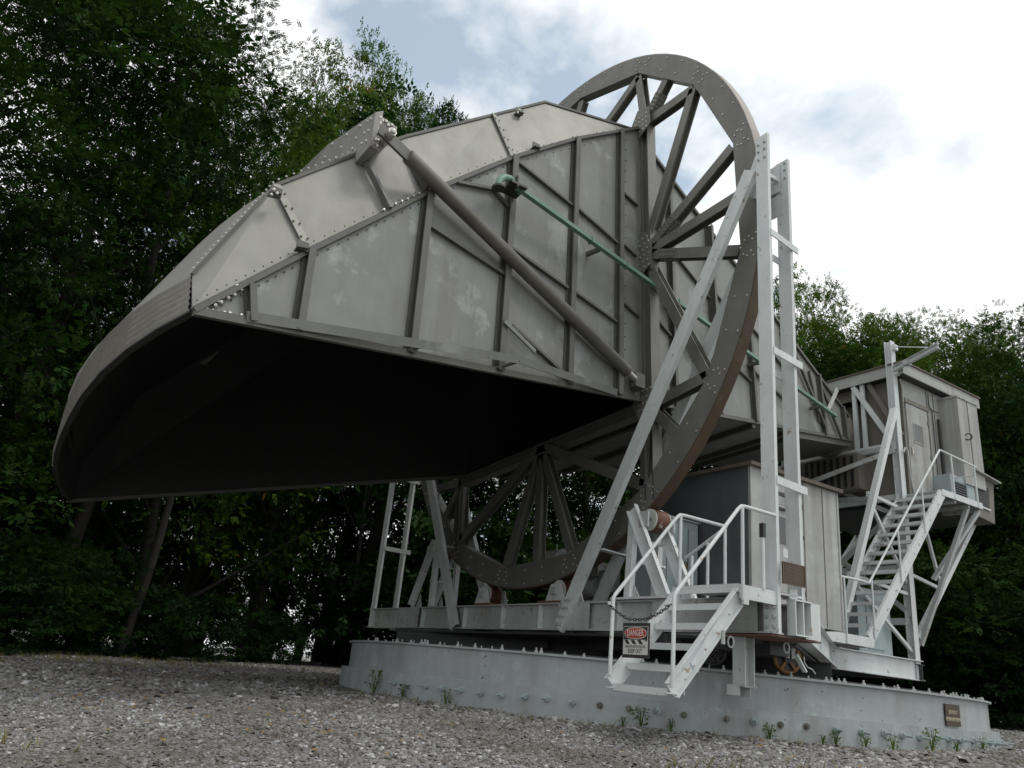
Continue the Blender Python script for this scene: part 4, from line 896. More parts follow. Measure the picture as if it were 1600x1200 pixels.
# cabinet with padlock
cb = thing('metal_cabinet', 'grey metal cabinet with padlocked door behind the front stairs', 'cabinet', (.85, -2.3, 1.31))
CX0, CX1, CY, CZ1 = .40, 1.20, -2.42, 2.52
MB().bb((CX0, CY, 1.31), (CX1, CY + .42, CZ1)).build('body', M['cabinet'], cb)
for a, b in ((CX0 + .03, .80), (.81, CX1 - .03)):
    MB().bb((a, CY - .02, 1.36), (b, CY - .001, CZ1 - .1)).build('door', M['cabinet'], cb)
MB().bb((CX0 - .02, CY - .03, CZ1), (CX1 + .02, CY + .44, CZ1 + .02)).build('top', M['cabinet'], cb)
for X in (.60, .99): MB().bb((X, CY - .0245, 1.36), (X + .008, CY - .0205, CZ1 - .1)).build('seam', M['black'], cb)
MB().torus((.93, CY - .05, 1.94), (0, 1, 0), .025, .006, 10, 5).build('hasp', M['black'], cb); MB().bb((.905, CY - .06, 1.87), (.955, CY - .035, 1.92)).build('padlock', M['brass'], cb)
# motors on the deck
mt_ = thing('drive_motor', 'round grey electric drive motor with eye bolt behind the wheel bottom', 'motor', (.75, .0, 1.6))
p = PX(.8, 868, 885); MB().cyl(p + V((0, -.28, 0)), p + V((0, .28, 0)), .26, 22).build('casing', M['white2'], mt_); MB().cyl(p + V((0, -.34, 0)), p + V((0, -.28, 0)), .2, 20).build('end_cap', M['cabinet'], mt_)
MB().torus(p + V((0, 0, .30)), (.8, -.6, 0), .045, .009, 12, 5).build('eye_bolt', M['white'], mt_); MB().bb(p + V((-.22, -.25, -.36)), p + V((.22, .25, -.2))).build('foot', M['white2'], mt_)
m2 = thing('gear_motor', 'pale grey gear motor with terminal boxes between the two near diagonals', 'motor', (.7, -1.6, 1.5))
p = PX(.62, 930, 905); MB().cyl(p + V((0, .3, -.12)), p + V((0, -.12, -.12)), .16, 18).build('casing', M['white2'], m2); MB().box(p + V((0, -.1, .12)), (.25, .2, .2)).build('terminal_box', M['white2'], m2)
MB().box(p + V((0, -.32, -.05)), (.2, .22, .3)).build('gearbox', M['cabinet'], m2); MB().cyl(p + V((.1, -.75, .25)), p + V((.0, -.95, -.35)), .09, 12, .07).build('damper', M['white'], m2); MB().box(p + V((-.05, -.1, .27)), (.14, .16, .05)).build('lid', M['white2'], m2)
MB().box(p + V((0, 0, -.36)), (.4, 1.2, .08)).build('bed', M['white2'], m2)

# ================================================================== CAB
cab = thing('equipment_cab', 'raised weathered plywood equipment cab at the narrow end of the horn, with door and roof', 'cab', (9.5, 0, 4.4))
KX0, KX1, KY, KZ0, KZ1 = 8.22, 10.75, -1.41, 4.42, 7.0
MB().bb((KX0, KY, KZ0), (KX1, KY + .05, KZ1)).build('door_wall', M['cabwall'], cab)
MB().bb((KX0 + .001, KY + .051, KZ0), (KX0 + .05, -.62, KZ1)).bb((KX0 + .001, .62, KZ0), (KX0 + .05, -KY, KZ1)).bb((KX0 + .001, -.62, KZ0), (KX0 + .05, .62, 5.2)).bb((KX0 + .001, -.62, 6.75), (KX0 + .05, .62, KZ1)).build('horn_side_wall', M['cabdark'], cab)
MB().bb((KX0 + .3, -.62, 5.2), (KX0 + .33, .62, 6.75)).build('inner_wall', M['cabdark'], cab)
MB().bb((KX1 - .05, KY + .051, KZ0), (KX1 - .001, -KY, KZ1)).bb((KX0 + .051, -KY - .05, KZ0), (KX1 - .051, -KY - .001, KZ1)).build('rear_wall', M['cabwall'], cab)
MB().bb((KX0 + .05, KY + .05, KZ0 - .1), (KX1 - .02, -KY - .02, KZ0 - .001)).build('floor', M['dark'], cab)
OX0, OX1, OY = 8.0, 11.0, 1.62
MB().bb((OX0, -OY, 7.0), (OX1, -OY + .03, 7.24)).bb((OX0, OY - .03, 7.0), (OX1, OY, 7.24)).bb((OX0, -OY + .031, 7.0), (OX0 + .03, OY - .031, 7.24)).bb((OX1 - .03, -OY + .031, 7.0), (OX1, OY - .031, 7.24)).build('fascia', M['cabwall'], cab)
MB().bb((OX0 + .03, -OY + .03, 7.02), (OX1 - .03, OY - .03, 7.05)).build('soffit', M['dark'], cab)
MB().bb((OX0 - .03, -OY - .03, 7.24), (OX1 + .03, OY + .03, 7.275)).build('roof', M['roof'], cab)
MB().bb((KX0 - .0, KY - .016, KZ0), (KX0 + .05, KY - .001, KZ1)).build('corner_trim', M['cabdark'], cab); MB().bb((KX0 - .015, KY - .016, KZ0), (KX0 - .001, KY + .12, KZ1)).build('corner_trim', M['cabdark'], cab)
d0 = PY(KY, 1411, 627); dr = MB().bb((8.30, KY - .035, 4.46), (9.08, KY - .001, 6.46)).build('door', M['cabwall'], cab)
MB().bb((8.26, KY - .05, 6.47), (9.16, KY - .001, 6.56)).bb((9.09, KY - .045, 4.46), (9.13, KY - .001, 6.46)).build('door_frame', M['cabdark'], cab)
MB().bb((8.52, KY - .042, 5.66), (8.82, KY - .036, 6.05)).build('window', M['glass'], dr); MB().bb((8.5, KY - .046, 6.05), (8.84, KY - .036, 6.075)).bb((8.5, KY - .046, 5.635), (8.84, KY - .036, 5.66)).bb((8.5, KY - .046, 5.66), (8.52, KY - .036, 6.05)).bb((8.82, KY - .046, 5.66), (8.84, KY - .036, 6.05)).build('window_frame', M['cabwall'], dr)
MB().bb((8.35, KY - .07, 5.35), (8.39, KY - .036, 5.50)).build('handle', M['bolt'], dr)
for z_ in (4.7, 5.4, 6.15): MB().bb((9.045, KY - .05, z_), (9.10, KY - .0465, z_ + .09)).build('hinge', M['cabdark'], dr)
MB().bb((8.30, KY - .012, 6.57), (9.60, KY - .001, 6.59)).build('joint_batten', M['cabdark'], cab)
for X in (10.0,): MB().bb((X, KY - .432, 4.96), (X + .012, KY - .421, 6.85)).build('joint_batten', M['cabdark'], cab)
MB().tube([(9.20, KY - .03, 6.9), (9.20, KY - .03, 6.62), (9.30, KY - .03, 6.55), (9.30, KY - .03, 4.6)], .011, 6).build('cable', M['black'], cab)
for X in (9.16, 9.42): MB().bb((X, KY - .012, KZ0), (X + .012, KY - .001, KZ1)).build('joint_batten', M['cabdark'], cab)
MB().bb((9.62, KY - .42, 4.95), (10.42, KY - .001, 6.86)).build('duct_box', M['cabwall'], cab, label='tall pale box standing out from the door wall'); MB().bb((9.60, KY - .44, 6.86), (10.44, KY - .001, 6.90)).build('duct_lid', M['cabwall'], cab)
MB().torus((9.83, KY - .47, 6.0), (1, .3, 0), .07, .014, 10, 6).build('lamp_guard', M['black'], cab)
MB().cyl((9.52, KY - .04, 4.8), (9.52, KY - .04, 6.4), .03, 8).build('conduit', M['black'], cab)
# louvred box and side hatch by the platform
lvb = thing('louvred_box', 'grey metal box with a black louvre at the right end of the cab platform', 'ventilator', (9.5, -1.6, 4.45))
MB().bb((9.08, -1.80, 4.46), (9.98, -1.45, 5.05)).build('casing', M['cabinet'], lvb)
MB().bb((9.2, -1.808, 4.60), (9.66, -1.801, 4.92)).build('louvre_back', M['black'], lvb)
for k in range(6): MB().box((9.43, -1.82, 4.63 + .052 * k), (.46, .03, .010), Matrix.Rotation(.5, 3, 'X')).build('louvre_slat', M['cabinet'], lvb)
ht = thing('side_hatch', 'weathered box with an open dark hatch overhanging the right of the platform', 'box', (10.5, -1.6, 4.4))
MB().slab([(10.0, -1.78, 4.36), (10.72, -1.78, 4.30), (10.86, -1.78, 5.2), (10.0, -1.78, 5.3)], (0, .36, 0)).build('casing', M['cabdark'], ht)
MB().slab([(10.08, -1.79, 4.62), (10.55, -1.79, 4.60), (10.62, -1.79, 5.04), (10.08, -1.79, 5.10)], (0, .008, 0)).build('opening', M['black'], ht)
MB().bar((9.98, -1.72, 5.32), (10.96, -1.72, 5.22), .36, .03).build('lid', M['cabwall'], ht); MB().bar((10.06, -1.80, 4.58), (10.56, -1.80, 4.56), .02, .035).build('sill', M['white'], ht)
# open framework beside the horn throat
for a, b, w in (((8.08, -.42, 7.0), (8.08, -.42, 5.5), .09), ((8.08, -.62, 7.0), (8.08, -.62, 5.5), .09), ((8.05, -.42, 7.0), (8.02, -1.3, 5.5), .1), ((8.12, -.75, 7.0), (8.12, -1.4, 5.7), .1)):
    MB().bar(a, b, w, w * .6, (1, 0, 0)).build('frame_bar', M['white' if w < .095 or a[0] < 8.1 else 'cabdark'], cab)
MB().box((8.0, .2, 5.44), (.1, 3.0, .1)).build('frame_bar', M['white2'], cab)
mb = MB()
for i in range(9): mb.bb((7.6, -.6 + .16 * i, 4.65), (7.62, -.54 + .16 * i, 5.3))
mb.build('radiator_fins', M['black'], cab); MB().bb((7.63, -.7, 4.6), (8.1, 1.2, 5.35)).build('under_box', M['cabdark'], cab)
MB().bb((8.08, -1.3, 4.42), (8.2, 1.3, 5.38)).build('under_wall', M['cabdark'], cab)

# ================================================================== DAVIT on the mast
dv = thing('davit', 'pale grey davit arm swung out from the top of the cab mast', 'hoist', (8.0, -1.36, 7.1))
aE = PZ(7.2, 1466, 540); aS = V((8.02, -1.30, 7.12))
MB().ibeam(aS + (aE - aS).normalized() * .12, aE, .08, .11, (0, 0, 1), .01).build('arm', M['white'], dv)
MB().cyl((8.0, -1.40, 7.66), aE + (aS - aE) * .2 + V((0, 0, .08)), .012, 6).build('tie_rod', M['white'], dv)
for z in (7.05, 7.62): MB().box((8.02, -1.46, z), (.12, .09, .12)).build('hinge', M['white'], dv)
MB().box(aS.lerp(aE, .38) + V((0, 0, -.02)), (.12, .12, .1)).build('trolley', M['white2'], dv)
cd2 = thing('conduit', 'thin bent electrical conduit running down the cab mast', 'pipe', (8.0, -1.5, 4.5))
MB().tube([(8.06, -1.50, 6.9), (8.14, -1.5, 6.7), (8.12, -1.5, 6.4)], .012, 6).tube([(8.0, -1.48, 5.3), (8.05, -1.5, 5.4), (8.12, -1.5, 5.36), (8.14, -1.5, 4.9), (8.20, -1.52, 4.5), (8.22, -1.52, 4.32)], .022, 8).build('pipe', M['cabwall'], cd2)
MB().box((8.24, -1.53, 4.30), (.14, .08, .16)).build('junction_box', M['cabwall'], cd2)

# ================================================================== CAB STAIRS AND PLATFORM
cs = thing('cab_stairs', 'long steep pale grey steel stairs with pipe handrail climbing to the cab door', 'stairs', (5.4, -1.85, 1.44))
SY0, SY1 = -2.17, -1.30; SX0, SZ0, SX1, SZ1 = 5.38, 1.40, 8.02, 4.44
for Y, sd_ in ((SY0, 1), (SY1, -1)): MB().chan((SX0 + .05, Y, SZ0 + .03), (SX1 + .02, Y, SZ1 - .07), .05, .19, (-1, 0, .8), .012, -sd_).build('stringer', M['white'], cs)
NTR = 15
for i in range(NTR):
    f = (i + .35) / NTR; z = SZ0 + (SZ1 - SZ0) * f + .02; x = SX0 + (SX1 - SX0) * f - .05
    MB().bb((x, SY0 + .01, z - .012), (x + .2, SY1 - .01, z)).bb((x - .002, SY0 + .01, z - .06), (x + .012, SY1 - .01, z + .001)).bb((x + .19, SY0 + .01, z - .04), (x + .202, SY1 - .01, z)).build('tread', M['white'], cs)
MB().bb((SX1, SY0, SZ1 - .03), (9.40, KY - .06, SZ1)).build('platform', M['white2'], cs)
MB().bb((SX1 - .01, SY0 - .012, SZ1 - .11), (9.46, SY0 - .001, SZ1 + .012)).bb((9.46, SY0 - .012, SZ1 - .11), (9.472, KY - .06, SZ1 + .012)).build('platform_edge', M['white'], cs)
mb = MB()
for i in range(22): mb.bb((SX1 - .013, SY0 + .03 + .03 * i, SZ1 - .09), (SX1 - .008, SY0 + .042 + .03 * i, SZ1 - .01))
for i in range(34): mb.bb((SX1 + .03 + .042 * i, SY0 + .01, SZ1 - .07), (SX1 + .038 + .042 * i, KY - .1, SZ1 - .031))
mb.build('grating', M['white2'], cs, kind='stuff')
for X in (8.5, 9.0, 9.4): MB().bar((X, SY0 + .02, SZ1 - .13), (X, KY, SZ1 - .13), .05, .08).build('joist', M['white2'], cs)
MB().chan((9.35, SY0 + .05, SZ1 - .15), (8.75, -1.42, 2.9), .07, .08, (0, 1, 0), .01).build('knee_brace', M['white'], cs)
MB().chan((9.0, SY0 + .08, SZ1 - .15), (8.15, -1.4, 1.6), .07, .08, (0, 1, 0), .01).build('knee_brace', M['white2'], cs)
MB().bb((3.83, SY0, SZ0 + .02), (SX0 + .12, KY - .02, SZ0 + .05)).build('lower_landing', M['white2'], cs)
MB().bb((3.83, SY0 - .012, SZ0 - .10), (SX0 + .12, SY0 - .001, SZ0 + .055)).build('landing_edge', M['white'], cs)
MB().slab([(3.83, SY0, SZ0 + .05), (3.83, SY0, SZ0 - .1), (3.83, SY0 + .75, SZ0 - .45), (3.83, SY0 + .75, SZ0 + .05)], (.012, 0, 0)).build('landing_bracket', M['white2'], cs)
for X in (4.7, 5.3): MB().bar((X, SY0 + .02, SZ0 - .06), (X, -1.4, SZ0 - .06), .06, .1).build('joist', M['white2'], cs)
rl = .02
lo_ = PY(SY0, 1358, 911); hi_ = PY(SY0, 1468, 703)
MB().tube([PY(SY0, 1258, 888), PY(SY0, 1345, 907), lo_ + V((0, 0, 0)), lo_.lerp(hi_, .03), lo_.lerp(hi_, .97), hi_, hi_ + V((.06, 0, .0)), V((9.42, SY0, hi_.z - .06))], rl, 8).build('handrail', M['white'], cs)
for X in (8.45, 9.3): MB().tube([(X, SY0 - .01, SZ1 - .1), (X, SY0 - .01, hi_.z - .03)], rl, 8).build('baluster', M['white'], cs)
MB().tube([(8.2, KY - .12, SZ1), (8.2, KY - .12, 4.98), (8.22, KY - .13, 5.0)], rl * .8, 8)
MB().tube([(9.3, SY0, 5.0), (9.3, KY - .25, 5.0), (9.3, KY - .25, SZ1)], rl * .8, 8).build('end_rail', M['white'], cs)
for f in (.0, .34, .68):
    t = lo_.lerp(hi_, f + .02); zb = SZ0 + (SZ1 - SZ0) * ((t.x - SX0) / (SX1 - SX0)) - .12
    MB().tube([(t.x, SY0 - .012, max(zb, SZ0 - .1)), (t.x, SY0 - .012, t.z)], rl * .9, 8).build('baluster', M['white'], cs)
tx = PY(SY0, 1317, 902); MB().tube([(tx.x, SY0 - .015, SZ0 - .1), (tx.x, SY0 - .015, tx.z)], rl * .9, 8).build('baluster', M['white'], cs)
bl = MB()
for i in range(8): p = V((SX0 + .1, SY0, SZ0 + .05)).lerp(V((SX1, SY0, SZ1 - .1)), (i + .4) / 8); bl.dome(p + V((.01, -.005, 0)), (0, -1, 0), .013)
bl.build('stringer_bolts', M['white2'], cs, kind='stuff')
jb = thing('junction_cabinet', 'pale grey upright cabinet standing on the rear beam under the cab stairs', 'cabinet', (7.0, -1.0, 1.31))
MB().bb((6.45, -1.28, 1.312), (7.45, -.7, 2.45)).build('body', M['cabinet'], jb); MB().bb((6.7, -1.30, 1.4), (7.2, -1.281, 2.35)).build('door', M['cabinet'], jb)
gt = thing('pipe_ladder', 'small curved pipe ladder behind the cab stairs', 'ladder', (7.4, 0, 1.3))
for y in (.2, .5): MB().tube([(7.4, y, 1.3), (7.4, y, 3.5), (7.5, y, 3.65), (7.65, y, 3.6)], .025, 8).build('rail', M['white'], gt)
for k in range(6): MB().tube([(7.4, .2, 1.6 + .32 * k), (7.4, .5, 1.6 + .32 * k)], .015, 6).build('rung', M['white'], gt)
hb2 = thing('cable_tray', 'stack of pale grey pipes and trays low behind the hut', 'pipes', (5.5, .5, 1.5))
for k in range(4): MB().tube([(3.3, .6 - .1 * k, 1.75 + .16 * k), (7.3, .6 - .1 * k, 1.72 + .16 * k)], .03, 8).build('pipe', M['white2'], hb2)
# ================================================================== TREES
def crown_mesh(name, seed, H, Rr, n_clump, per, leaf, mt, compound=True, base=.12, shape=1.0):
    """leaf sprigs gathered in clumps that hang on limb ends, uneven outline; unit: metres, origin at the foot"""
    r = np.random.default_rng(seed)
    # clump centres
    h = base + (1 - base) * r.beta(1.5, 1.15, n_clump); a = r.uniform(0, 2 * np.pi, n_clump)
    env = np.clip(np.sin(np.pi * np.clip(h * .80 + .10, 0, 1)) ** .42, .12, 1); wob = 1 + .28 * np.sin(3 * a + seed) * np.sin(5 * h * 3 + seed)
    rad = Rr * env * wob * np.sqrt(r.uniform(.12, 1, n_clump))
    C = np.stack([np.cos(a) * rad, np.sin(a) * rad, h * H], -1)
    cs_ = r.uniform(.30, .78, n_clump) * Rr / 4.2
    # sprigs
    k = per; idx = np.repeat(np.arange(n_clump), k); n = len(idx)
    d = r.normal(size=(n, 3)); d /= np.linalg.norm(d, axis=1)[:, None]; rr = r.uniform(.25, 1, n)[:, None] ** .6
    P = C[idx] + d * rr * cs_[idx][:, None] * np.array([1.35, 1.35, .62])
    outd = d + np.stack([np.cos(a[idx]), np.sin(a[idx]), np.zeros(n) + .1], -1) * .7 + r.normal(0, .35, (n, 3)); outd[:, 2] -= .15
    outd /= np.linalg.norm(outd, axis=1)[:, None]
    upv = np.array([0, 0, 1.0]) + r.normal(0, .38, (n, 3)); side = np.cross(outd, upv); side /= np.linalg.norm(side, axis=1)[:, None]; nr = np.cross(side, outd)
    L_ = leaf * r.uniform(.75, 1.3, n)
    Vs = []; 
    if compound: lay = [(0.25 + .2 * i, s * 1.0, .64, .33) for i in range(4) for s in (-1, 1)] + [(1.05, 0, .62, .33)]
    else: lay = [(0.1, -1, 1.0, .62), (.35, 1, 1.1, .62), (.75, 0, 1.1, .62), (.5, -.8, .9, .5)]
    for (t, s, ln, wd) in lay:
        if s: dirv = outd * .55 + side * s * .85
        else: dirv = outd
        dirv = dirv + nr * r.normal(0, .22, (n, 1)) - np.array([0, 0, .12]); dirv /= np.linalg.norm(dirv, axis=1)[:, None]
        b0 = P + outd * (t * 1.6 * L_)[:, None]; w = np.cross(dirv, nr); w /= np.linalg.norm(w, axis=1)[:, None] + 1e-9
        ll = (ln * L_)[:, None]; ww = (wd * L_)[:, None]
        Vs.append(np.stack([b0, b0 + dirv * ll * .45 + w * ww * .5, b0 + dirv * ll, b0 + dirv * ll * .45 - w * ww * .5], 1))
    A = np.concatenate(Vs, 0).reshape(-1, 3); F = np.arange(len(A)).reshape(-1, 4)
    return np_mesh(name, A, F, M[mt]), C, cs_
def trunk_mesh(name, seed, H, C, r0, lean=.4):
    rnd = random.Random(seed); mb = MB(); ph = rnd.uniform(0, 6); pts = []; n = 9
    for i in range(n + 1):
        f = i / n; pts.append(V((math.cos(ph) * lean * f * f * 2 + .18 * math.sin(f * 7 + ph), math.sin(ph) * lean * f * f * 2 + .18 * math.cos(f * 6 + ph), H * .86 * f - .3)))
    mb.tube(pts, [r0 * (1.35 if i == 0 else 1) * (1 - .88 * i / n) for i in range(n + 1)], 9)
    ids = list(range(len(C))); rnd.shuffle(ids)
    for j in ids[:26]:
        c = V(C[j]); f = max(.12, min(.95, (c.z / H) * .82)); i = min(n - 1, int(f * n)); b = pts[i].lerp(pts[i + 1], f * n - i); hd = math.hypot(c.x - b.x, c.y - b.y); zt_ = max(.8, c.z - .3 - hd * .75); f = min(.95, zt_ / (H * .86)); i = min(n - 1, int(f * n)); b = pts[i].lerp(pts[i + 1], f * n - i)
        mid = b.lerp(c, .5) + V((rnd.uniform(-.3, .3), rnd.uniform(-.3, .3), rnd.uniform(.0, .5))); rr = r0 * .32 * (1 - f * .7)
        mb.tube([b, mid, c], [rr, rr * .6, rr * .22], 5)
    return mb.mesh(name, M['bark'])
PROTO = []
for sd_, (H, Rr, nc, per, leaf, mt, comp, base) in enumerate([
        (16, 4.6, 270, 54, .112, 'leafA', True, .10), (16, 4.2, 270, 54, .112, 'leafB', True, .07), (15, 4.4, 260, 58, .125, 'leafA', False, .06),
        (14, 4.6, 330, 38, .12, 'leafC', True, .08), (15, 4.0, 330, 46, .13, 'leafC', False, .05), (12, 4.2, 300, 46, .125, 'leafB', False, .03)]):
    me, C, c_ = crown_mesh('crown', 31 + sd_, H, Rr, nc, per, leaf, mt, comp, base)
    PROTO.append((me, trunk_mesh('trunk', 60 + sd_, H, C, .22 + .02 * (sd_ % 3)), H))
TREES_N = [0]
def tree(x, y, h, k, rz, label, group=None, wide=1.0):
    me, tm, H = PROTO[k]; s = h / H; z = gz(x, y) - .05
    t = thing('broadleaf_tree', label, 'tree', (x, y, z), group); t.rotation_euler = (0, 0, rz); t.scale = (s * wide, s * wide, s); t['_o'] = (0, 0, 0)
    share('crown', me, t); share('trunk', tm, t); TREES_N[0] += 1; return t
def base_at(px, D):
    d = ray(px, 1000); h = math.hypot(d.x, d.y); return CAM.x + d.x * D / h, CAM.y + d.y * D / h
def tree_px(px, py, D, k, rz, label, group=None, wide=1.0):
    """a tree whose top stands where the photograph shows it, at the given distance"""
    d = ray(px, py); hh = math.hypot(d.x, d.y); x, y = CAM.x + d.x * D / hh, CAM.y + d.y * D / hh; top = CAM.z + d.z * D / hh
    return tree(x, y, top - gz(x, y), k, rz, label, group, wide)
rt_ = random.Random(21)
# front row, the ones one can tell apart
FR = [(-60, -160, 16.5, 0, 1.0, 'dark tree at the far left edge with its crown out of the frame'),
      (110, -150, 19, 2, 1.0, 'tall dark tree left of the horn mouth, crown cut by the top of the frame'),
      (235, 10, 20, 1, .9, 'feathery dark tree whose top reaches the sky at upper left'),
      (352, 18, 19.5, 0, .74, 'feathery tree with long sprays reaching right into the cloud at upper left'),
      (395, 190, 22, 3, .8, 'yellow-green locust tree left of the pale reflector edge'),
      (470, 165, 25, 3, .55, 'lighter green tree just left of the gusset box'),
      (572, 94, 27, 4, .40, 'broad oak-like crown rising above the gusset box'),
      (625, 140, 29, 4, .32, 'right half of the broad crown above the gusset box, thinner and paler'),
      (500, 150, 27, 4, .40, 'dark slender crown left of the one above the gusset box'),
      (685, 192, 31, 2, .34, 'small crown peeping over the reflector edge'),
      (1245, 440, 31, 4, .45, 'yellow-green crown beside the tall double posts'),
      (1320, 500, 30, 4, .6, 'dark crown behind the hanging davit and cab roof'),
      (1385, 512, 29, 4, .5, 'green crown with autumn tints behind the cab roof'),
      (1470, 515, 31, 3, .62, 'sumac-like feathery tree right of the davit arm'),
      (1585, 515, 29, 0, .8, 'dark feathery tree behind the right side of the cab'),
      (1290, 520, 33, 3, .8, 'leafy crown filling the gap right of the double posts'), (1430, 540, 33, 3, .9, 'leafy crown filling the gap behind the davit'), (1530, 530, 34, 4, .9, 'rounded crown above the right end of the cab roof'), (1625, 525, 32, 3, .9, 'yellow-green crown in the right corner of the wood'),
      (1700, 470, 27, 1, .8, 'dark tree at the right edge of the frame')]
for px, py, D, k, wd, lb in FR: tree_px(px, py, D, k, rt_.uniform(0, 6), lb, None, wd)
PLACE = ['left of the horn', 'behind the horn mouth', 'behind the base ring', 'behind the wheel', 'behind the hut', 'behind the cab', 'right of the cab']
# second and third rows close the wood behind
rows = []
for px in range(-260, 1900, 118): rows.append((px + rt_.uniform(-30, 30), 25 + rt_.uniform(-2, 2) + (3 if 500 < px < 1300 else 0) + (6 if px >= 1300 else 0), 0))
for px in range(-320, 2000, 135): rows.append((px + rt_.uniform(-30, 30), 33 + rt_.uniform(-2, 3), 1))
def skyline(px):
    P_ = [(-400, 150), (60, 300), (240, 330), (330, 320), (420, 300), (520, 220), (640, 240), (760, 300), (900, 420), (1150, 520), (1250, 510), (1400, 545), (1600, 545), (2000, 520)]
    for (a, b), (c, d) in zip(P_, P_[1:]):
        if px <= c: return b + (d - b) * (px - a) / (c - a)
    return 520
LM = ['beyond the left edge', 'at the far left', 'left of the crooked trunk', 'right of the crooked trunk', 'under the tip of the reflector', 'below the horn mouth', 'beside the straight trunk', 'left of the base ring', 'behind the left end of the base ring', 'behind the far posts', 'behind the bottom of the wheel', 'behind the near diagonals', 'behind the roller stand', 'behind the machine hut', 'behind the tall double posts', 'behind the cab mast', 'behind the cab stairs', 'behind the cab', 'right of the cab', 'at the right edge', 'beyond the right edge']
def where(px): return LM[max(0, min(20, int((px + 85) / 85)))]
USED = set()
def once(l):
    for w in ('', ', nearer one', ', taller one', ', lower one', ', rearmost one'):
        if l + w not in USED: USED.add(l + w); return l + w
    return l
for px, D, rw in rows:
    sky_y = skyline(px) + rt_.uniform(10, 90) + (170 if px < 1150 else 30) * rw; k = rt_.choice((0, 1, 2, 2, 4, 5)); 
    lb = ('tree of the inner wood ' if rw == 0 else 'tree deep in the wood ') + where(px)
    lb = once(lb)
    tree_px(px, sky_y, D, k, rt_.uniform(0, 6), lb, 'trees of the wood behind the antenna' if rw == 0 else 'trees deep in the wood', 1.0)
# low understorey bushes at the wood's edge
me, C, c_ = crown_mesh('foliage', 91, 3.2, 2.1, 90, 34, .12, 'leafB', False, .0)
me2, C, c_ = crown_mesh('foliage', 92, 4.2, 2.3, 100, 26, .13, 'leafA', True, .0)
for i, px in enumerate(range(-200, 1950, 62)):
    D = 19 + rt_.uniform(-1, 3) + (4 if 420 < px < 1200 else 0) + (-3 if px < 60 else 0) + (0 if px < 1200 else 6)
    if 180 < px < 640 and i % 2: continue
    x, y = base_at(px, D)
    o = bpy.data.objects.new('bush', rt_.choice((me, me2))); COL.objects.link(o); s = rt_.uniform(.75, 1.15) * (1 if px > 620 else .55); o.location = (x, y, gz(x, y) - .15); o.scale = (s * 1.2, s * 1.2, s); o.rotation_euler = (0, 0, rt_.uniform(0, 6))
    o['label'] = once(('broad' if o.data is me else 'feathery') + ' bush at the wood edge ' + where(px)); o['category'] = 'bush'; o['group'] = 'bushes along the wood edge'
for i, (px, D) in enumerate([(px, D) for D in (31,) for px in list(range(-300, 640, 118)) + list(range(640, 2000, 105))]):
    x, y = base_at(px, D); o = bpy.data.objects.new('bush', me2 if i % 2 else me); COL.objects.link(o); s = rt_.uniform(1.0, 1.5) * (1 if not 230 < px < 620 else .5); o.location = (x, y, gz(x, y) - .15); o.scale = (s * 1.3, s * 1.3, s); o.rotation_euler = (0, 0, rt_.uniform(0, 6))
    o['label'] = once('dark undergrowth deep in the wood ' + where(px)); o['category'] = 'bush'; o['group'] = 'undergrowth deep in the wood'
# two bare slanting trunks seen under the canopy
for px, D, lean, r0, lb in ((188, 19, .42, .10, 'slender crooked tree trunk leaning right, on the gravel edge at left'), (385, 24, .1, .22, 'thick straight tree trunk behind the gravel, below the horn mouth'), (535, 24, .05, .08, 'thin straight young trunk left of the base ring')):
    x, y = base_at(px, D); z = gz(x, y); mb = MB(); pts = [V((x + RH.x * lean * (f ** 1.2) * 1.6 + .1 * math.sin(f * 6), y + RH.y * lean * f * 1.6, z - .2 + 7.5 * f)) for f in [i / 8 for i in range(9)]]
    t = thing('tree_trunk', lb, 'tree', (x, y, z)); mb.tube(pts, [r0 * (1.3 if i == 0 else 1 - .06 * i) for i in range(9)], 9); mb.build('trunk', M['bark'], t)
    mb = MB(); mb.tube([pts[5], pts[6] + V((.3, .2, .2)), pts[7] + V((.9, .3, .3))], [r0 * .5, r0 * .35, r0 * .2], 6).tube([pts[4], pts[5] + V((-.5, .1, .0)), pts[6] + V((-1.1, .2, .2))], [r0 * .4, r0 * .3, r0 * .15], 6); mb.build('limb', M['bark'], t)

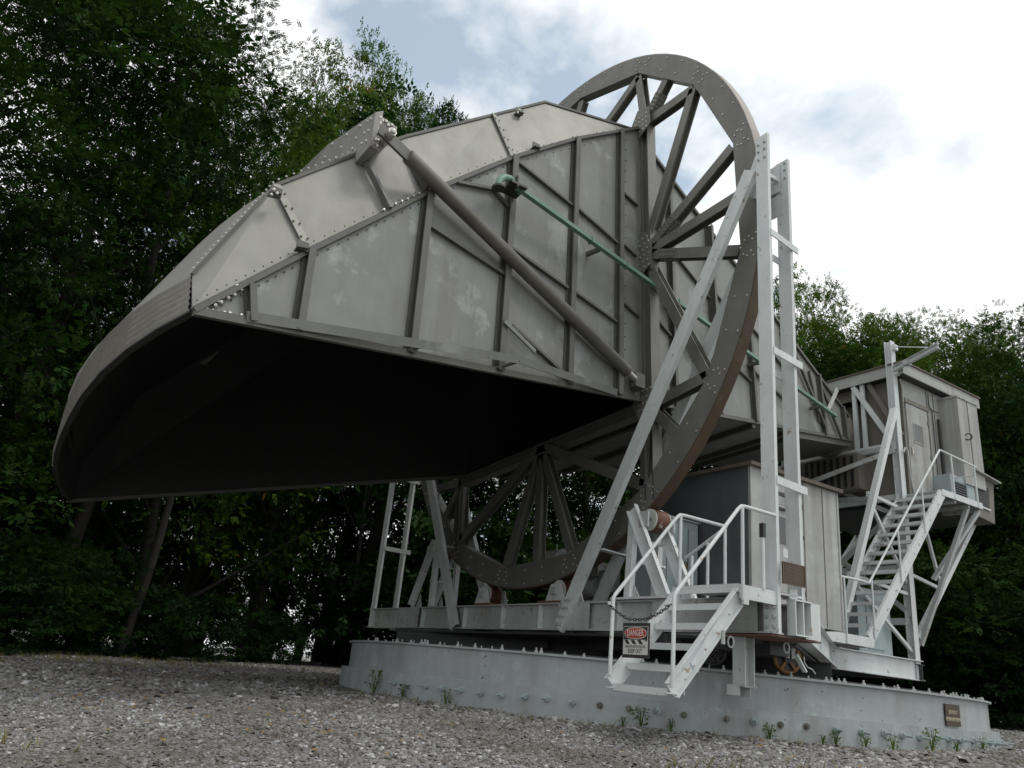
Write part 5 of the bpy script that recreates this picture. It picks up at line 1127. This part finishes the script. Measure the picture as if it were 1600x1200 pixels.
# weeds at the foot of the ring and small litter
def weed(px, py, h, label, ang=None, spread=.5):
    P_ = PZ(0.0, px, py) if ang is None else V((RC.x + (RR + .17) * math.cos(R_(ang)), (RR + .17) * math.sin(R_(ang)), 0)); x, y = P_.x, P_.y; z = gz(x, y)
    r = np.random.default_rng(int(px + py)); A = []
    n = 60
    for i in range(n):
        f = r.uniform(.1, 1); a = r.uniform(0, 6.28); rad = spread * h * (.25 + .5 * math.sin(f * 3)) * r.uniform(.3, 1)
        b = np.array([math.cos(a) * rad, math.sin(a) * rad, f * h]); d = np.array([math.cos(a), math.sin(a), r.uniform(-.3, .6)]); d /= np.linalg.norm(d); w = np.cross(d, r.normal(size=3)); w /= np.linalg.norm(w); l = h * r.uniform(.09, .2)
        A += [b, b + d * l * .5 + w * l * .28, b + d * l, b + d * l * .5 - w * l * .28]
    A = np.array(A); o = bpy.data.objects.new('weed', None); COL.objects.link(o); o.location = (x, y, z); o['label'] = label; o['category'] = 'weed'
    f = bpy.data.objects.new('leaves', np_mesh('leaves', A, np.arange(len(A)).reshape(-1, 4), M['weed'])); COL.objects.link(f); f.parent = o
    mb = MB()
    for i in range(5): a = i * 1.26; mb.tube([(0, 0, -.02), (math.cos(a) * h * .1, math.sin(a) * h * .1, h * .5), (math.cos(a) * h * .22, math.sin(a) * h * .22, h * .9)], [.006, .004, .002], 4)
    s_ = bpy.data.objects.new('stem', mb.mesh('stem', M['weed'])); COL.objects.link(s_); s_.parent = o
for px, py, h, ang, lb in ((590, 1070, .28, -176, 'dark green weed clump at the left end of the base ring'), (632, 1085, .18, -168.5, 'small weed just right of the clump at the left end of the ring'), (696, 1095, .16, -160, 'tiny weed at the shaded left part of the ring'),
                           (1001, 1130, .22, -133.5, 'leafy green weed against the ring below the danger sign'), (975, 1130, .10, -135.6, 'low sprig left of the weed below the danger sign'), (1050, 1135, .12, -130, 'small sprig below the foot of the front stairs'),
                           (1200, 1155, .16, -118.4, 'bright green low weed under the rusty track wheel'), (1302, 1158, .15, -110, 'pale green weed on the gravel at mid right of the ring'), (1285, 1158, .10, -111.7, 'tiny weed left of the pale green one'), (1350, 1165, .15, -105.8, 'small weed left of the plaque'),
                           (1392, 1170, .15, -101.7, 'thin weed between two anchor bolts left of the plaque'), (1452, 1178, .24, -94.8, 'tall weed just left of the brown name plaque'), (1488, 1178, .13, -89.5, 'weed directly under the brown name plaque'), (1525, 1180, .15, -82, 'flat yellowish weed at the right end of the ring')):
    weed(px, py, h, lb, ang)
# dry grass tufts and fallen leaves on the gravel, nobody could count them
mb = []; r = np.random.default_rng(8)
for i in range(5200):
    d = r.uniform(5, 19); a = YAW + r.uniform(-.62, .5); x, y = CAM.x + math.sin(a) * d, CAM.y + math.cos(a) * d
    if math.hypot(x - RC.x, y - RC.y) < RR + .25: continue
    v_ = mnoise.noise(V((x * .5, y * .5, 3.3)))
    near_ring = math.hypot(x - RC.x, y - RC.y) < RR + .6
    if v_ < .22 and not (near_ring and r.random() < .25) and not (d > 15 and r.random() < .35): continue
    z = gz(x, y); 
    for q in range(4):
        t = r.uniform(0, 6.28); l = r.uniform(.03, .10); dx, dy = math.cos(t) * l * .6, math.sin(t) * l * .6; w = .004
        mb += [(x - w, y, z), (x + w, y, z), (x + dx + w * .3, y + dy, z + l), (x + dx - w * .3, y + dy, z + l)]
A = np.array(mb); M['drygrass'] = mat('dry_grass', (.20, .14, .05), (.12, .13, .03), 2, .8, 0, 0)
o = bpy.data.objects.new('dry_grass', np_mesh('dry_grass', A, np.arange(len(A)).reshape(-1, 4), M['drygrass'])); COL.objects.link(o); o['kind'] = 'stuff'; o['label'] = 'thin tufts of dry grass among the gravel'; o['category'] = 'grass'
mb = []; 
for i in range(2600):
    d = r.uniform(4.5, 16); a = YAW + r.uniform(-.62, .5); x, y = CAM.x + math.sin(a) * d, CAM.y + math.cos(a) * d
    if math.hypot(x - RC.x, y - RC.y) < RR + .25: continue
    if i > 380 and (mnoise.noise(V((x * .45, y * .45, 9.1))) < .12 or (x > -4 and math.hypot(x - RC.x, y - RC.y) > RR + 1.2)): continue
    z = gz(x, y) + .035; l = r.uniform(.02, .045); t = r.uniform(0, 6.28); c_, s_ = math.cos(t), math.sin(t)
    mb += [(x - c_ * l, y - s_ * l, z), (x + s_ * l * .4, y - c_ * l * .4, z + .008), (x + c_ * l, y + s_ * l, z + .012), (x - s_ * l * .4, y + c_ * l * .4, z + .004)]
A = np.array(mb); M['litter'] = mat('fallen_leaves', (.22, .10, .035), (.28, .20, .05), 14, .7, 0, 0)
o = bpy.data.objects.new('fallen_leaves', np_mesh('fallen_leaves', A, np.arange(len(A)).reshape(-1, 4), M['litter'])); COL.objects.link(o); o['kind'] = 'stuff'; o['label'] = 'brown and yellow fallen leaves scattered on the gravel'; o['category'] = 'leaves'
